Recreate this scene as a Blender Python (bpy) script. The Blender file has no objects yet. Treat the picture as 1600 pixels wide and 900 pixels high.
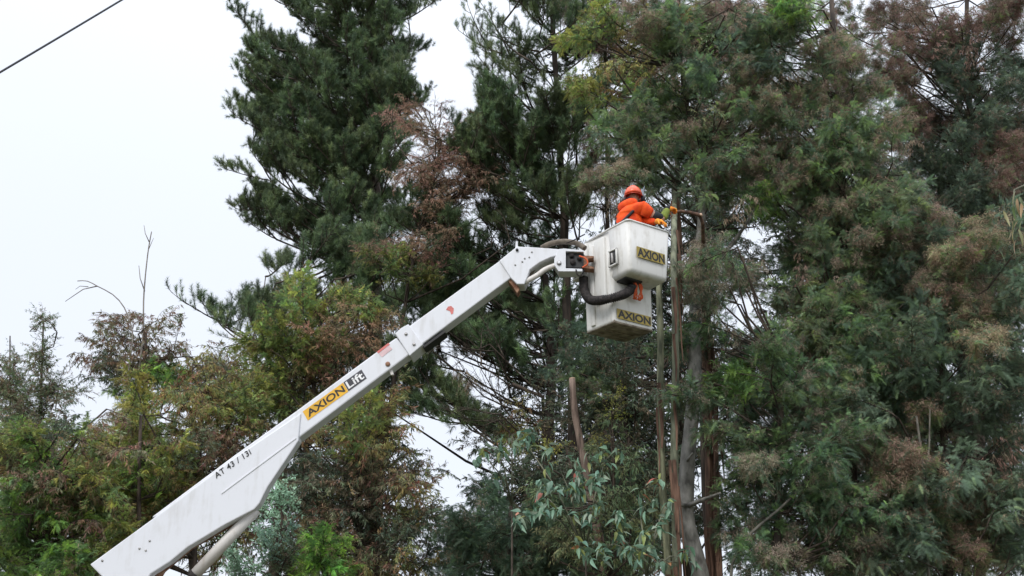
import bpy, bmesh, math, random
import numpy as np
from mathutils import Vector, Matrix, Quaternion

S = bpy.context.scene
COL = S.collection
RNG = np.random.default_rng(7)
random.seed(7)
R = math.radians

# ------------------------------------------------------------------ camera
PITCH = R(21); FPX = 1600.0; CAMZ = 1.6
cam = bpy.data.cameras.new('camera'); cam.sensor_width = 36.0; cam.lens = 36.0 * FPX / 1600.0
cam.clip_start = 0.05; cam.clip_end = 3000
camo = bpy.data.objects.new('camera', cam); COL.objects.link(camo)
camo.location = (0, 0, CAMZ); camo.rotation_euler = (R(90) + PITCH, 0, 0)
S.camera = camo

# ------------------------------------------------------------------ sky
W = bpy.data.worlds.new('World'); S.world = W; W.use_nodes = True
nt = W.node_tree; nt.nodes.clear()
out = nt.nodes.new('ShaderNodeOutputWorld'); bg = nt.nodes.new('ShaderNodeBackground')
sky = nt.nodes.new('ShaderNodeTexSky'); sky.sky_type = 'NISHITA'; sky.sun_disc = False
SUN_EL = R(42); SUN_ROT = R(205)
sky.sun_elevation = SUN_EL; sky.sun_rotation = SUN_ROT
tc = nt.nodes.new('ShaderNodeTexCoord'); sep = nt.nodes.new('ShaderNodeSeparateXYZ')
ramp = nt.nodes.new('ShaderNodeMapRange')
ramp.inputs['From Min'].default_value = 0.0; ramp.inputs['From Max'].default_value = 1.0
ramp.inputs['To Min'].default_value = 8.15; ramp.inputs['To Max'].default_value = 26.0
nz = nt.nodes.new('ShaderNodeTexNoise'); nz.inputs['Scale'].default_value = 1.6; nz.inputs['Detail'].default_value = 3
nzr = nt.nodes.new('ShaderNodeMapRange')
nzr.inputs['To Min'].default_value = 0.96; nzr.inputs['To Max'].default_value = 1.04
mulv = nt.nodes.new('ShaderNodeMath'); mulv.operation = 'MULTIPLY'
vs = nt.nodes.new('ShaderNodeVectorMath'); vs.operation = 'SCALE'
vs.inputs[0].default_value = (0.865, 0.915, 1.01)
mix = nt.nodes.new('ShaderNodeMixRGB'); mix.inputs[0].default_value = 0.92
L = nt.links.new
cube = nt.nodes.new('ShaderNodeMath'); cube.operation = 'POWER'; cube.inputs[1].default_value = 4.5; cube.use_clamp = True
L(tc.outputs['Generated'], sep.inputs[0]); L(sep.outputs['Z'], cube.inputs[0]); L(cube.outputs[0], ramp.inputs['Value'])
L(tc.outputs['Generated'], nz.inputs['Vector']); L(nz.outputs['Fac'], nzr.inputs['Value'])
L(ramp.outputs['Result'], mulv.inputs[0]); L(nzr.outputs['Result'], mulv.inputs[1])
L(mulv.outputs[0], vs.inputs['Scale'])
L(sky.outputs[0], mix.inputs[1]); L(vs.outputs[0], mix.inputs[2]); L(mix.outputs[0], bg.inputs[0])
bg.inputs[1].default_value = 0.10
L(bg.outputs[0], out.inputs[0])

sun = bpy.data.lights.new('sun', 'SUN'); sun.energy = 1.5; sun.angle = R(25); sun.color = (1.0, 0.97, 0.93)
suno = bpy.data.objects.new('sun', sun); COL.objects.link(suno)
sd = Vector((math.sin(SUN_ROT) * math.cos(SUN_EL), math.cos(SUN_ROT) * math.cos(SUN_EL), math.sin(SUN_EL)))
suno.rotation_euler = sd.to_track_quat('Z', 'Y').to_euler(); suno.location = sd * 50

S.view_settings.view_transform = 'Standard'; S.view_settings.look = 'None'
S.view_settings.exposure = 0.42; S.view_settings.gamma = 1.0
S.cycles.max_bounces = 5; S.cycles.diffuse_bounces = 3; S.cycles.glossy_bounces = 2
S.cycles.transmission_bounces = 2; S.cycles.use_denoising = True

# ------------------------------------------------------------------ helpers
def ray(px, py):
    x = (px - 800) / FPX; y = (450 - py) / FPX
    return Vector((x, math.cos(PITCH) - y * math.sin(PITCH), math.sin(PITCH) + y * math.cos(PITCH)))
def P(px, py, d):
    r = ray(px, py); return Vector((0, 0, CAMZ)) + r * (d / r.y)
def project(v):
    q = v - Vector((0, 0, CAMZ)); fz = q.y * math.cos(PITCH) + q.z * math.sin(PITCH)
    uy = -q.y * math.sin(PITCH) + q.z * math.cos(PITCH)
    return 800 + FPX * q.x / fz, 450 - FPX * uy / fz

def tag(o, label=None, cat=None, group=None, kind=None):
    if label: o['label'] = label
    if cat: o['category'] = cat
    if group: o['group'] = group
    if kind: o['kind'] = kind
    return o
def empty(name, loc, rz=0.0):
    o = bpy.data.objects.new(name, None); o.empty_display_size = 0.3; COL.objects.link(o)
    o.location = loc; o.rotation_euler = (0, 0, rz); return o
def link(name, me, parent=None, mats=(), world=False):
    o = bpy.data.objects.new(name, me); COL.objects.link(o)
    for m in mats: me.materials.append(m)
    if parent is not None:
        o.parent = parent
        if world:   # mesh is in world coordinates, parent is an unscaled empty
            chain = Matrix.Identity(4); p = parent
            while p is not None:
                chain = Matrix.LocRotScale(p.location, p.rotation_euler, p.scale) @ chain if False else p.matrix_basis @ chain
                p = p.parent
            o.matrix_basis = chain.inverted()
    return o

# ------------------------------------------------------------------ materials
def mat(name):
    m = bpy.data.materials.new(name); m.use_nodes = True
    n = m.node_tree; b = n.nodes['Principled BSDF']; return m, n, b
def noise_mat(name, c1, c2, scale=6, rough=0.7, bump=0.0, stretch=(1, 1, 1), detail=6, spec=0.3, lo=0.35, hi=0.65, metallic=0.0, objcolor=False):
    m, n, b = mat(name)
    t = n.nodes.new('ShaderNodeTexCoord'); mp = n.nodes.new('ShaderNodeMapping'); mp.inputs['Scale'].default_value = stretch
    z = n.nodes.new('ShaderNodeTexNoise'); z.inputs['Scale'].default_value = scale; z.inputs['Detail'].default_value = detail
    r = n.nodes.new('ShaderNodeValToRGB'); r.color_ramp.elements[0].position = lo; r.color_ramp.elements[1].position = hi
    r.color_ramp.elements[0].color = (*c1, 1); r.color_ramp.elements[1].color = (*c2, 1)
    n.links.new(t.outputs['Object'], mp.inputs[0]); n.links.new(mp.outputs[0], z.inputs['Vector'])
    n.links.new(z.outputs['Fac'], r.inputs[0])
    src = r.outputs[0]
    if objcolor:
        oi = n.nodes.new('ShaderNodeObjectInfo'); mm = n.nodes.new('ShaderNodeMixRGB'); mm.blend_type = 'MULTIPLY'; mm.inputs[0].default_value = 1
        n.links.new(src, mm.inputs[1]); n.links.new(oi.outputs['Color'], mm.inputs[2]); src = mm.outputs[0]
    n.links.new(src, b.inputs['Base Color'])
    b.inputs['Roughness'].default_value = rough; b.inputs['Specular IOR Level'].default_value = spec
    b.inputs['Metallic'].default_value = metallic
    if bump > 0:
        bp = n.nodes.new('ShaderNodeBump'); bp.inputs['Strength'].default_value = bump; bp.inputs['Distance'].default_value = 0.02
        n.links.new(z.outputs['Fac'], bp.inputs['Height']); n.links.new(bp.outputs[0], b.inputs['Normal'])
    return m
def plain(name, c, rough=0.5, spec=0.4, metallic=0.0):
    return noise_mat(name, tuple(x * 0.85 for x in c), tuple(min(1, x * 1.1) for x in c), 9, rough, 0.05, spec=spec, metallic=metallic)

def leaf_mat(name, transl=0.28, rough=0.55, spec=0.25):
    m = bpy.data.materials.new(name); m.use_nodes = True; n = m.node_tree; b = n.nodes['Principled BSDF']
    a = n.nodes.new('ShaderNodeAttribute'); a.attribute_name = 'tint'
    oi = n.nodes.new('ShaderNodeObjectInfo')
    mr = n.nodes.new('ShaderNodeMapRange'); mr.inputs['To Min'].default_value = 0.72; mr.inputs['To Max'].default_value = 1.32
    hs = n.nodes.new('ShaderNodeHueSaturation')
    hr = n.nodes.new('ShaderNodeMapRange'); hr.inputs['To Min'].default_value = 0.475; hr.inputs['To Max'].default_value = 0.52
    m1 = n.nodes.new('ShaderNodeMixRGB'); m1.blend_type = 'MULTIPLY'; m1.inputs[0].default_value = 1
    fr = n.nodes.new('ShaderNodeMath'); fr.operation = 'FRACT'; mu = n.nodes.new('ShaderNodeMath'); mu.operation = 'MULTIPLY'; mu.inputs[1].default_value = 7.31
    k = n.links.new
    k(oi.outputs['Random'], mr.inputs['Value']); k(oi.outputs['Random'], mu.inputs[0]); k(mu.outputs[0], fr.inputs[0]); k(fr.outputs[0], hr.inputs['Value'])
    k(a.outputs['Color'], m1.inputs[1]); k(oi.outputs['Color'], m1.inputs[2])
    k(m1.outputs[0], hs.inputs['Color']); k(hr.outputs['Result'], hs.inputs['Hue']); k(mr.outputs['Result'], hs.inputs['Value'])
    k(hs.outputs[0], b.inputs['Base Color'])
    b.inputs['Roughness'].default_value = rough; b.inputs['Specular IOR Level'].default_value = spec
    t = n.nodes.new('ShaderNodeBsdfTranslucent'); k(hs.outputs[0], t.inputs['Color'])
    ms = n.nodes.new('ShaderNodeMixShader'); ms.inputs[0].default_value = transl
    k(b.outputs[0], ms.inputs[1]); k(t.outputs[0], ms.inputs[2]); k(ms.outputs[0], n.nodes['Material Output'].inputs[0])
    return m

M_LEAF = leaf_mat('leaf', 0.36); M_NEEDLE = leaf_mat('needle', 0.15, 0.5, 0.3)
M_BROAD = leaf_mat('waxy_leaf', 0.25, 0.42, 0.45)
M_TWIG = noise_mat('twig_bark', (.035, .026, .020), (.09, .072, .055), 8, 0.85, 0.3)
M_BARK = noise_mat('rough_bark', (.030, .024, .020), (.10, .075, .058), 5, 0.9, 0.8, (3, 3, .5), objcolor=True)
M_SMOOTH = noise_mat('smooth_bark', (.085, .08, .07), (.33, .315, .285), 5, 0.8, 0.6, (2.2, 2.2, 1.1), lo=.3, hi=.7, objcolor=True)
M_STRIP = noise_mat('peeling_bark', (.06, .032, .022), (.19, .11, .075), 8, 0.85, 0.5, (3, 3, .4))
M_PALEBARK = noise_mat('dead_twig_bark', (.16, .14, .12), (.30, .27, .24), 8, 0.85, 0.2)

# ------------------------------------------------------------------ mesh builder
class MB:
    def __init__(s): s.v = []; s.f = []; s.c = []; s.m = []; s.n = 0
    def add(s, v, f, c, m):
        v = np.asarray(v, float); f = np.asarray(f, int)
        c = np.broadcast_to(np.asarray(c, float), v.shape)
        s.v.append(v); s.f.append(f + s.n); s.c.append(c); s.m.append(np.full(len(f), m)); s.n += len(v)
    def mesh(s, name, mats):
        v = np.concatenate(s.v); f = np.concatenate(s.f); c = np.concatenate(s.c); m = np.concatenate(s.m)
        me = bpy.data.meshes.new(name); me.vertices.add(len(v)); me.vertices.foreach_set('co', v.astype(np.float32).ravel())
        nf = len(f); me.loops.add(nf * 3); me.loops.foreach_set('vertex_index', f.astype(np.int32).ravel())
        me.polygons.add(nf); me.polygons.foreach_set('loop_start', np.arange(0, nf * 3, 3, dtype=np.int32))
        me.polygons.foreach_set('material_index', m.astype(np.int32))
        at = me.color_attributes.new('tint', 'FLOAT_COLOR', 'POINT')
        at.data.foreach_set('color', np.hstack([c, np.ones((len(c), 1))]).astype(np.float32).ravel())
        for x in mats: me.materials.append(x)
        me.update(calc_edges=True); me.validate(); return me
def unit(a): return a / np.maximum(np.linalg.norm(a, axis=-1, keepdims=True), 1e-9)
def perp(d):
    r = RNG.normal(size=d.shape); r -= (r * d).sum(-1, keepdims=True) * d; return unit(r)

def tube(mb, pts, rad, c=(.1, .1, .1), m=0, seg=6, wob=0.0, cap=True):
    pts = np.asarray([tuple(p) for p in pts], float); n = len(pts); rad = np.broadcast_to(np.asarray(rad, float), (n,))
    t = np.gradient(pts, axis=0) if n > 1 else np.array([[0, 0, 1.]]); t = unit(t)
    ref = np.array([0.31, 0.95, 0.05]) if abs(t[0][0]) < .9 else np.array([0, 0.2, 1.])
    a = unit(np.cross(t, ref)); b = np.cross(t, a)
    ang = np.linspace(0, 2 * np.pi, seg, endpoint=False)
    rr = rad[:, None] * (1 + wob * RNG.normal(size=(n, seg)))
    v = pts[:, None, :] + rr[..., None] * (np.cos(ang)[None, :, None] * a[:, None, :] + np.sin(ang)[None, :, None] * b[:, None, :])
    v = v.reshape(-1, 3); f = []
    for i in range(n - 1):
        for j in range(seg):
            k = (j + 1) % seg; p, q, r_, s_ = i * seg + j, i * seg + k, (i + 1) * seg + k, (i + 1) * seg + j
            f += [(p, q, r_), (p, r_, s_)]
    if cap:
        v = np.vstack([v, pts[:1], pts[-1:]]); c0 = n * seg
        for j in range(seg):
            k = (j + 1) % seg; f += [(c0, k, j), (c0 + 1, (n - 1) * seg + j, (n - 1) * seg + k)]
    mb.add(v, f, c, m)

def diamonds(mb, base, d, side, ln, wd, col, m, fold=0.15):
    n = len(base); nrm = np.cross(d, side)
    ln = np.broadcast_to(ln, (n,))[:, None]; wd = np.broadcast_to(wd, (n,))[:, None]
    mid = base + d * ln * 0.42
    v = np.stack([base, mid + side * wd * .5 + nrm * wd * fold, base + d * ln - nrm * wd * .3, mid - side * wd * .5 + nrm * wd * fold], 1).reshape(-1, 3)
    i = np.arange(n)[:, None] * 4
    f = np.concatenate([i + np.array([0, 1, 2]), i + np.array([0, 2, 3])])
    mb.add(v, f, np.repeat(col, 4, 0), m)
def tris(mb, base, d, side, ln, wd, col, m):
    n = len(base); ln = np.broadcast_to(ln, (n,))[:, None]; wd = np.broadcast_to(wd, (n,))[:, None]
    v = np.stack([base - side * wd * .5, base + side * wd * .5, base + d * ln], 1).reshape(-1, 3)
    f = np.arange(n)[:, None] * 3 + np.array([0, 1, 2])
    mb.add(v, f, np.repeat(col, 3, 0), m)
LEAFK = 2.7
def colors(n, pal, w=None, jit=0.18):
    pal = np.array(pal, float); idx = RNG.choice(len(pal), n, p=w)
    return np.clip(pal[idx] * LEAFK * (1 + jit * RNG.normal(size=(n, 1))), .004, .6)
def cpath(p0, d0, length, up, n=6, jit=.04):
    pts = [np.array(p0, float)]; d = unit(np.array(d0, float))
    for i in range(n - 1):
        d = unit(d + np.array([0, 0, up / n]) + RNG.normal(size=3) * jit); pts.append(pts[-1] + d * length / (n - 1))
    return np.array(pts)
def along(path, t):
    x = t * (len(path) - 1); i = min(int(x), len(path) - 2); return path[i] + (path[i + 1] - path[i]) * (x - i), unit(path[i + 1] - path[i])

# ------------------------------------------------------------------ bough meshes (grow along +X, up is +Z)
def pine_bough(length=1.7, dens=1.0, open_=False, pal=None, candles=0.0):
    mb = MB(); pal = pal or [(.038, .056, .032), (.048, .070, .037), (.030, .046, .029), (.060, .082, .040)]
    ax = cpath((0, 0, 0), (1, 0, RNG.uniform(-.05, .2)), length, .5, 9)
    tube(mb, ax, np.linspace(.028, .008, 9), (1, 1, 1), 1, 5)
    B = []; D = []
    nb = 8 if open_ else 13
    for k, t in enumerate(np.linspace(.18, 1, nb)):
        p, d = along(ax, t); s = 1 if k % 2 else -1
        dd = d * .75 + np.array([0, s * RNG.uniform(.4, 1.0), RNG.uniform(-.3, .8)])
        if t > .97: dd = d
        ln = (.30 + .50 * (1 - t)) * RNG.uniform(.8, 1.2)
        br = cpath(p, dd, ln, .7, 6); tube(mb, br, np.linspace(.011, .005, 6), (1, 1, 1), 1, 4)
        for q in np.linspace(.4, 1, 3 if open_ else 4):
            pp, pd = along(br, q)
            B.append(pp); D.append(unit(pd * .8 + RNG.normal(size=3) * .35 + np.array([0, 0, .75])))
            if not open_:
                B.append(pp + RNG.normal(size=3) * .05); D.append(unit(pd * .6 + RNG.normal(size=3) * .6 + np.array([0, 0, .6])))
    B = np.array(B); D = np.array(D); nt_ = len(B); k = int(66 * dens)
    sl = RNG.uniform(.12, .24, nt_)
    for i in range(0, nt_, 2): tube(mb, [B[i], B[i] + D[i] * sl[i]], [.006, .004], (1, 1, 1), 1, 3, cap=False)
    idx = np.repeat(np.arange(nt_), k); u = RNG.random(len(idx))
    base = B[idx] + D[idx] * (sl[idx] * u)[:, None]
    pr = perp(D[idx]); a = np.radians(RNG.uniform(25, 80, len(idx)) * (1.1 - .45 * u))
    d = D[idx] * np.cos(a)[:, None] + pr * np.sin(a)[:, None]
    tc_ = colors(nt_, pal, jit=.22)[idx] * (1 + .12 * RNG.normal(size=(len(idx), 1)))
    tris(mb, base, d, perp(d), RNG.uniform(.10, .165, len(idx)), .0072, np.clip(tc_, .004, 1), 0)
    if candles:
        j = np.nonzero(RNG.random(nt_) < candles)[0]
        for i in j: tube(mb, [B[i] + D[i] * sl[i] * .8, B[i] + D[i] * sl[i] + np.array([0, 0, .13])], [.007, .003], (3.0, 2.6, 1.9), 1, 3)
    return mb.mesh('pine_bough', [M_NEEDLE, M_TWIG])

def feather_bough(length=1.25, nleaf=230, pal=None, pods=0.15, podpal=None, w=None, flat=.35, leaf=.19, K=13, pw=.0085):
    mb = MB(); pal = pal or [(.054, .080, .054), (.068, .097, .061), (.044, .064, .048), (.080, .114, .055)]
    podpal = podpal or [(.115, .084, .070), (.092, .066, .056), (.14, .112, .092)]
    ax = cpath((0, 0, 0), (1, 0, .3), length, -.5, 8); tube(mb, ax, np.linspace(.016, .004, 8), (1, 1, 1), 1, 4)
    tw = []
    for k, t in enumerate(np.linspace(.05, 1, 24)):
        p, d = along(ax, t); s = 1 if k % 2 else -1
        dd = d * .55 + np.array([RNG.normal() * .3, s * RNG.uniform(.1, 1.0), RNG.uniform(-.75, .95)])
        br = cpath(p, dd, (.30 + .34 * (1 - t)) * RNG.uniform(.7, 1.25), RNG.uniform(-1.1, .3), 6)
        tube(mb, br, np.linspace(.007, .002, 6), (1, 1, 1), 1, 3, cap=False); tw.append(br)
    n = int(nleaf * 1.7); B = np.zeros((n, 3)); D = np.zeros((n, 3)); tid = RNG.integers(0, len(tw), n)
    for i in range(n):
        B[i], D[i] = along(tw[tid[i]], RNG.uniform(.1, 1))
    D = unit(D * .6 + RNG.normal(size=(n, 3)) * np.array([.6, .6, flat]))
    SD = unit(np.cross(D, np.array([0, 0, 1.]) + RNG.normal(size=(n, 3)) * .35)); N = np.cross(SD, D)
    LL = leaf * RNG.uniform(.7, 1.3, n)
    twc = colors(len(tw), pal, w, .15)
    lc = twc[tid] * (1 + .15 * RNG.normal(size=(n, 1)))
    # a few sprays of fresh lighter growth
    fresh = RNG.random(n) < .10; lc[fresh] *= np.array([1.6, 1.55, 1.15])
    base = []; d = []; ln = []; c = []
    for k in range(K):
        f = (k + .6) / K; pos = B + D * (LL * f)[:, None] - np.array([0, 0, 1]) * (LL * f * f * .35)[:, None]
        for s in (1, -1):
            base.append(pos); d.append(unit(D * .5 + SD * s + N * RNG.normal(size=(n, 1)) * .2 - np.array([0, 0, .15])))
            ln.append(LL * .30 * math.sin(math.pi * (.25 + .65 * f))); c.append(lc)
    base = np.concatenate(base); d = np.concatenate(d); ln = np.concatenate(ln); c = np.concatenate(c)
    nn = np.tile(N, (2 * K, 1)); sd_ = unit(np.cross(nn, d))
    tris(mb, base, d, sd_, ln, pw, np.clip(c, .004, 1), 0)
    npod = int(16 * pods * 6)
    if pods:
        for _ in range(npod):
            br = tw[RNG.integers(len(tw))]; p, _d = along(br, RNG.uniform(.6, 1)); k = 44
            b = p + RNG.normal(size=(k, 3)) * .06; dd = unit(RNG.normal(size=(k, 3)) * .8 - np.array([0, 0, .7]))
            tris(mb, b, dd, perp(dd), RNG.uniform(.05, .10, k), .010, colors(k, podpal), 0)
    return mb.mesh('feathery_bough', [M_LEAF, M_TWIG])

def gum_bough(length=1.2, nleaf=260, pal=None, w=None, hang=1.3, ll=(.09, .16), lw=.022, mat_=None, spread=1.0):
    mb = MB(); pal = pal or [(.085, .100, .045), (.055, .080, .045), (.12, .055, .040), (.14, .12, .045)]
    ax = cpath((0, 0, 0), (1, 0, .4), length, -.4, 8); tube(mb, ax, np.linspace(.014, .004, 8), (1, 1, 1), 1, 4)
    tw = []
    for k, t in enumerate(np.linspace(.05, 1, 22)):
        p, d = along(ax, t); s = 1 if k % 2 else -1
        dd = d * .5 + np.array([RNG.normal() * .4, s * RNG.uniform(.1, 1.1) * spread, RNG.uniform(-.5, 1.0)])
        br = cpath(p, dd, RNG.uniform(.25, .6), -1.6 * hang * RNG.uniform(.3, 1), 7); tw.append(br)
        tube(mb, br, np.linspace(.006, .002, 7), (1, 1, 1), 1, 3, cap=False)
    n = int(nleaf * 1.7); B = np.zeros((n, 3)); D = np.zeros((n, 3)); tid = RNG.integers(0, len(tw), n)
    for i in range(n): B[i], D[i] = along(tw[tid[i]], RNG.uniform(.1, 1))
    D = unit(D * .4 + RNG.normal(size=(n, 3)) * .45 - np.array([0, 0, hang]) * .6)
    lc = colors(len(tw), pal, w, .12)[tid] * .6 + colors(n, pal, w, .15) * .4
    diamonds(mb, B, D, perp(D), RNG.uniform(*ll, n), lw * RNG.uniform(.7, 1.3, n), lc, 0)
    return mb.mesh('leafy_bough', [mat_ or M_LEAF, M_TWIG])

def sparse_pine(length=1.8):
    return pine_bough(length, 0.9, True)

LIB = {}
LIB['pine'] = [pine_bough(RNG.uniform(1.5, 1.9), 1.0, candles=.03) for _ in range(9)]
LIB['pinetop'] = [pine_bough(1.6, 1.0, candles=.12, pal=[(.046, .072, .037), (.056, .084, .042)]) for _ in range(3)]
LIB['openpine'] = [sparse_pine() for _ in range(4)]
LIB['wattle'] = [feather_bough(RNG.uniform(1.1, 1.4), 190, pods=.14) for _ in range(8)]
LIB['wattlepod'] = [feather_bough(1.2, 120, pods=.75) for _ in range(4)]
LIB['bluewattle'] = [feather_bough(1.3, 190, pods=.06, pal=[(.048, .072, .057), (.060, .087, .067), (.039, .057, .049)]) for _ in range(5)]
LIB['brownpod'] = [feather_bough(1.1, 60, pods=.95, podpal=[(.105, .070, .062), (.12, .090, .076), (.085, .055, .050)]) for _ in range(4)]
LIB['olive'] = [feather_bough(1.1, 230, pods=.10, leaf=.12, K=9, pw=.012, pal=[(.092, .114, .040), (.070, .102, .042), (.120, .126, .040), (.060, .088, .043)], podpal=[(.12, .085, .05), (.14, .11, .05), (.09, .055, .042)]) for _ in range(6)]
LIB['green'] = [feather_bough(1.0, 230, pods=.05, leaf=.13, K=9, pw=.012, pal=[(.065, .115, .038), (.095, .150, .040), (.050, .085, .040)]) for _ in range(4)]
LIB['gum'] = [gum_bough() for _ in range(7)]
LIB['redgum'] = [gum_bough(pal=[(.10, .055, .045), (.12, .085, .05), (.08, .050, .045), (.075, .085, .05), (.06, .08, .05)]) for _ in range(5)]
LIB['rust'] = [gum_bough(1.2, 230, pal=[(.16, .092, .066), (.135, .082, .060), (.18, .115, .080), (.08, .082, .05)], ll=(.08, .15), lw=.018, hang=1.0) for _ in range(5)]
LIB['darkgum'] = [gum_bough(1.3, 280, pal=[(.040, .060, .045), (.055, .075, .050), (.075, .055, .042), (.035, .05, .04)], ll=(.08, .15), lw=.024, hang=.9) for _ in range(6)]
LIB['sapgum'] = [gum_bough(.8, 190, pal=[(.055, .085, .055), (.075, .100, .055), (.09, .06, .05)], ll=(.08, .13), lw=.022, hang=.6) for _ in range(4)]
LIB['bluegum'] = [gum_bough(.9, 150, pal=[(.10, .160, .135), (.13, .190, .160), (.075, .12, .095)], ll=(.08, .13), lw=.045, hang=.3, mat_=M_BROAD) for _ in range(3)]
LIB['strands'] = [gum_bough(1.0, 130, pal=[(.11, .078, .066), (.080, .080, .056), (.13, .085, .07)], ll=(.10, .20), lw=.014, hang=2.2) for _ in range(4)]
LIB['freshgum'] = [gum_bough(.9, 120, pal=[(.050, .075, .045), (.065, .090, .050), (.085, .085, .045)], ll=(.10, .17), lw=.028, hang=1.3) for _ in range(4)]
LIB['yellowtip'] = [gum_bough(.7, 90, pal=[(.14, .14, .03), (.11, .12, .04)], ll=(.06, .11), lw=.018, hang=.5) for _ in range(2)]
LIB['bare'] = []
for _ in range(4):
    mb = MB(); ax = cpath((0, 0, 0), (1, 0, .1), 1.8, .1, 9, .09); tube(mb, ax, np.linspace(.022, .005, 9), (1, 1, 1), 0, 5)
    for k, t in enumerate(np.linspace(.15, .95, 10)):
        p, d = along(ax, t); s = 1 if k % 2 else -1
        br = cpath(p, d * .8 + np.array([0, s * .7, RNG.uniform(-.5, .5)]), RNG.uniform(.3, .8), RNG.uniform(-.3, .4), 6, .1)
        tube(mb, br, np.linspace(.009, .003, 6), (1, 1, 1), 0, 4)
        for q in (.4, .7):
            pp, pd = along(br, q); b2 = cpath(pp, pd + RNG.normal(size=3) * .6, .25, 0, 4, .1); tube(mb, b2, np.linspace(.005, .002, 4), (1, 1, 1), 0, 3)
    LIB['bare'].append(mb.mesh('bare_branch', [M_TWIG]))

# ------------------------------------------------------------------ setting: ground
def grid_mesh(name, size, n, m):
    xs = np.linspace(-size, size, n); X, Y = np.meshgrid(xs, xs, indexing='ij')
    Z = .12 * np.sin(X * .13) * np.cos(Y * .17) - .06 - .02 * np.abs(np.sin(X * .5 + Y * .3))
    Z = np.where(Y < 9, -0.02, Z)
    v = np.stack([X, Y, Z], -1).reshape(-1, 3); f = []
    for i in range(n - 1):
        for j in range(n - 1):
            a = i * n + j; f.append((a, a + n, a + n + 1, a + 1))
    me = bpy.data.meshes.new(name); me.from_pydata([tuple(p) for p in v], [], f); me.materials.append(m); me.update(); return me
M_GROUND = noise_mat('grassy_ground', (.045, .055, .022), (.11, .095, .055), 1.2, .95, .4)
g = link('ground', grid_mesh('ground', 500, 90, M_GROUND)); tag(g, 'grassy ground under the trees', kind='structure')

# ------------------------------------------------------------------ trees
SKY_GAPS = [  # places where the photograph shows open sky between the crowns: (px, py, rx, ry)
    (764, 32, 28, 36), (740, 172, 14, 8), (778, 92, 12, 26), (665, 15, 22, 10), (150, 250, 190, 170), (300, 380, 85, 110),
    (118, 520, 14, 60), (190, 440, 60, 40), (60, 430, 60, 50), (300, 480, 20, 50), (640, 235, 22, 18), (750, 325, 26, 18), (700, 380, 8, 8), (600, 470, 10, 8), (640, 300, 8, 14), (770, 590, 10, 10),
    (705, 715, 30, 40), (722, 760, 26, 24), (650, 700, 20, 18), (690, 610, 20, 18), (660, 870, 14, 14), (920, 110, 12, 16), (1022, 95, 10, 12),
    (1400, 55, 16, 22), (1455, 25, 22, 10), (1270, 70, 10, 18), (1190, 370, 22, 26), (1415, 150, 14, 12), (1440, 95, 14, 14), (1200, 395, 18, 20), (1140, 490, 16, 26), (940, 200, 10, 20), (1250, 55, 14, 14), (1520, 60, 16, 10), (1560, 130, 10, 12), (985, 130, 8, 14), (930, 330, 10, 18), (480, 30, 4, 4), (140, 640, 22, 16), (255, 670, 16, 12), (330, 540, 20, 14),
    (1175, 480, 12, 22), (390, 350, 6, 6), (755, 590, 20, 14), (1070, 105, 8, 14),
]
def in_gap(px, py):
    e = 13 if (px < 600 and py > 520) or (px > 900 and py > 300) else (9 if px > 620 and 450 < py else 0)
    for a, b, rx, ry in SKY_GAPS:
        rx += e; ry += e
        if ((px - a) / rx) ** 2 + ((py - b) / ry) ** 2 < 1: return True
    return False
NB = [0]
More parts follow.
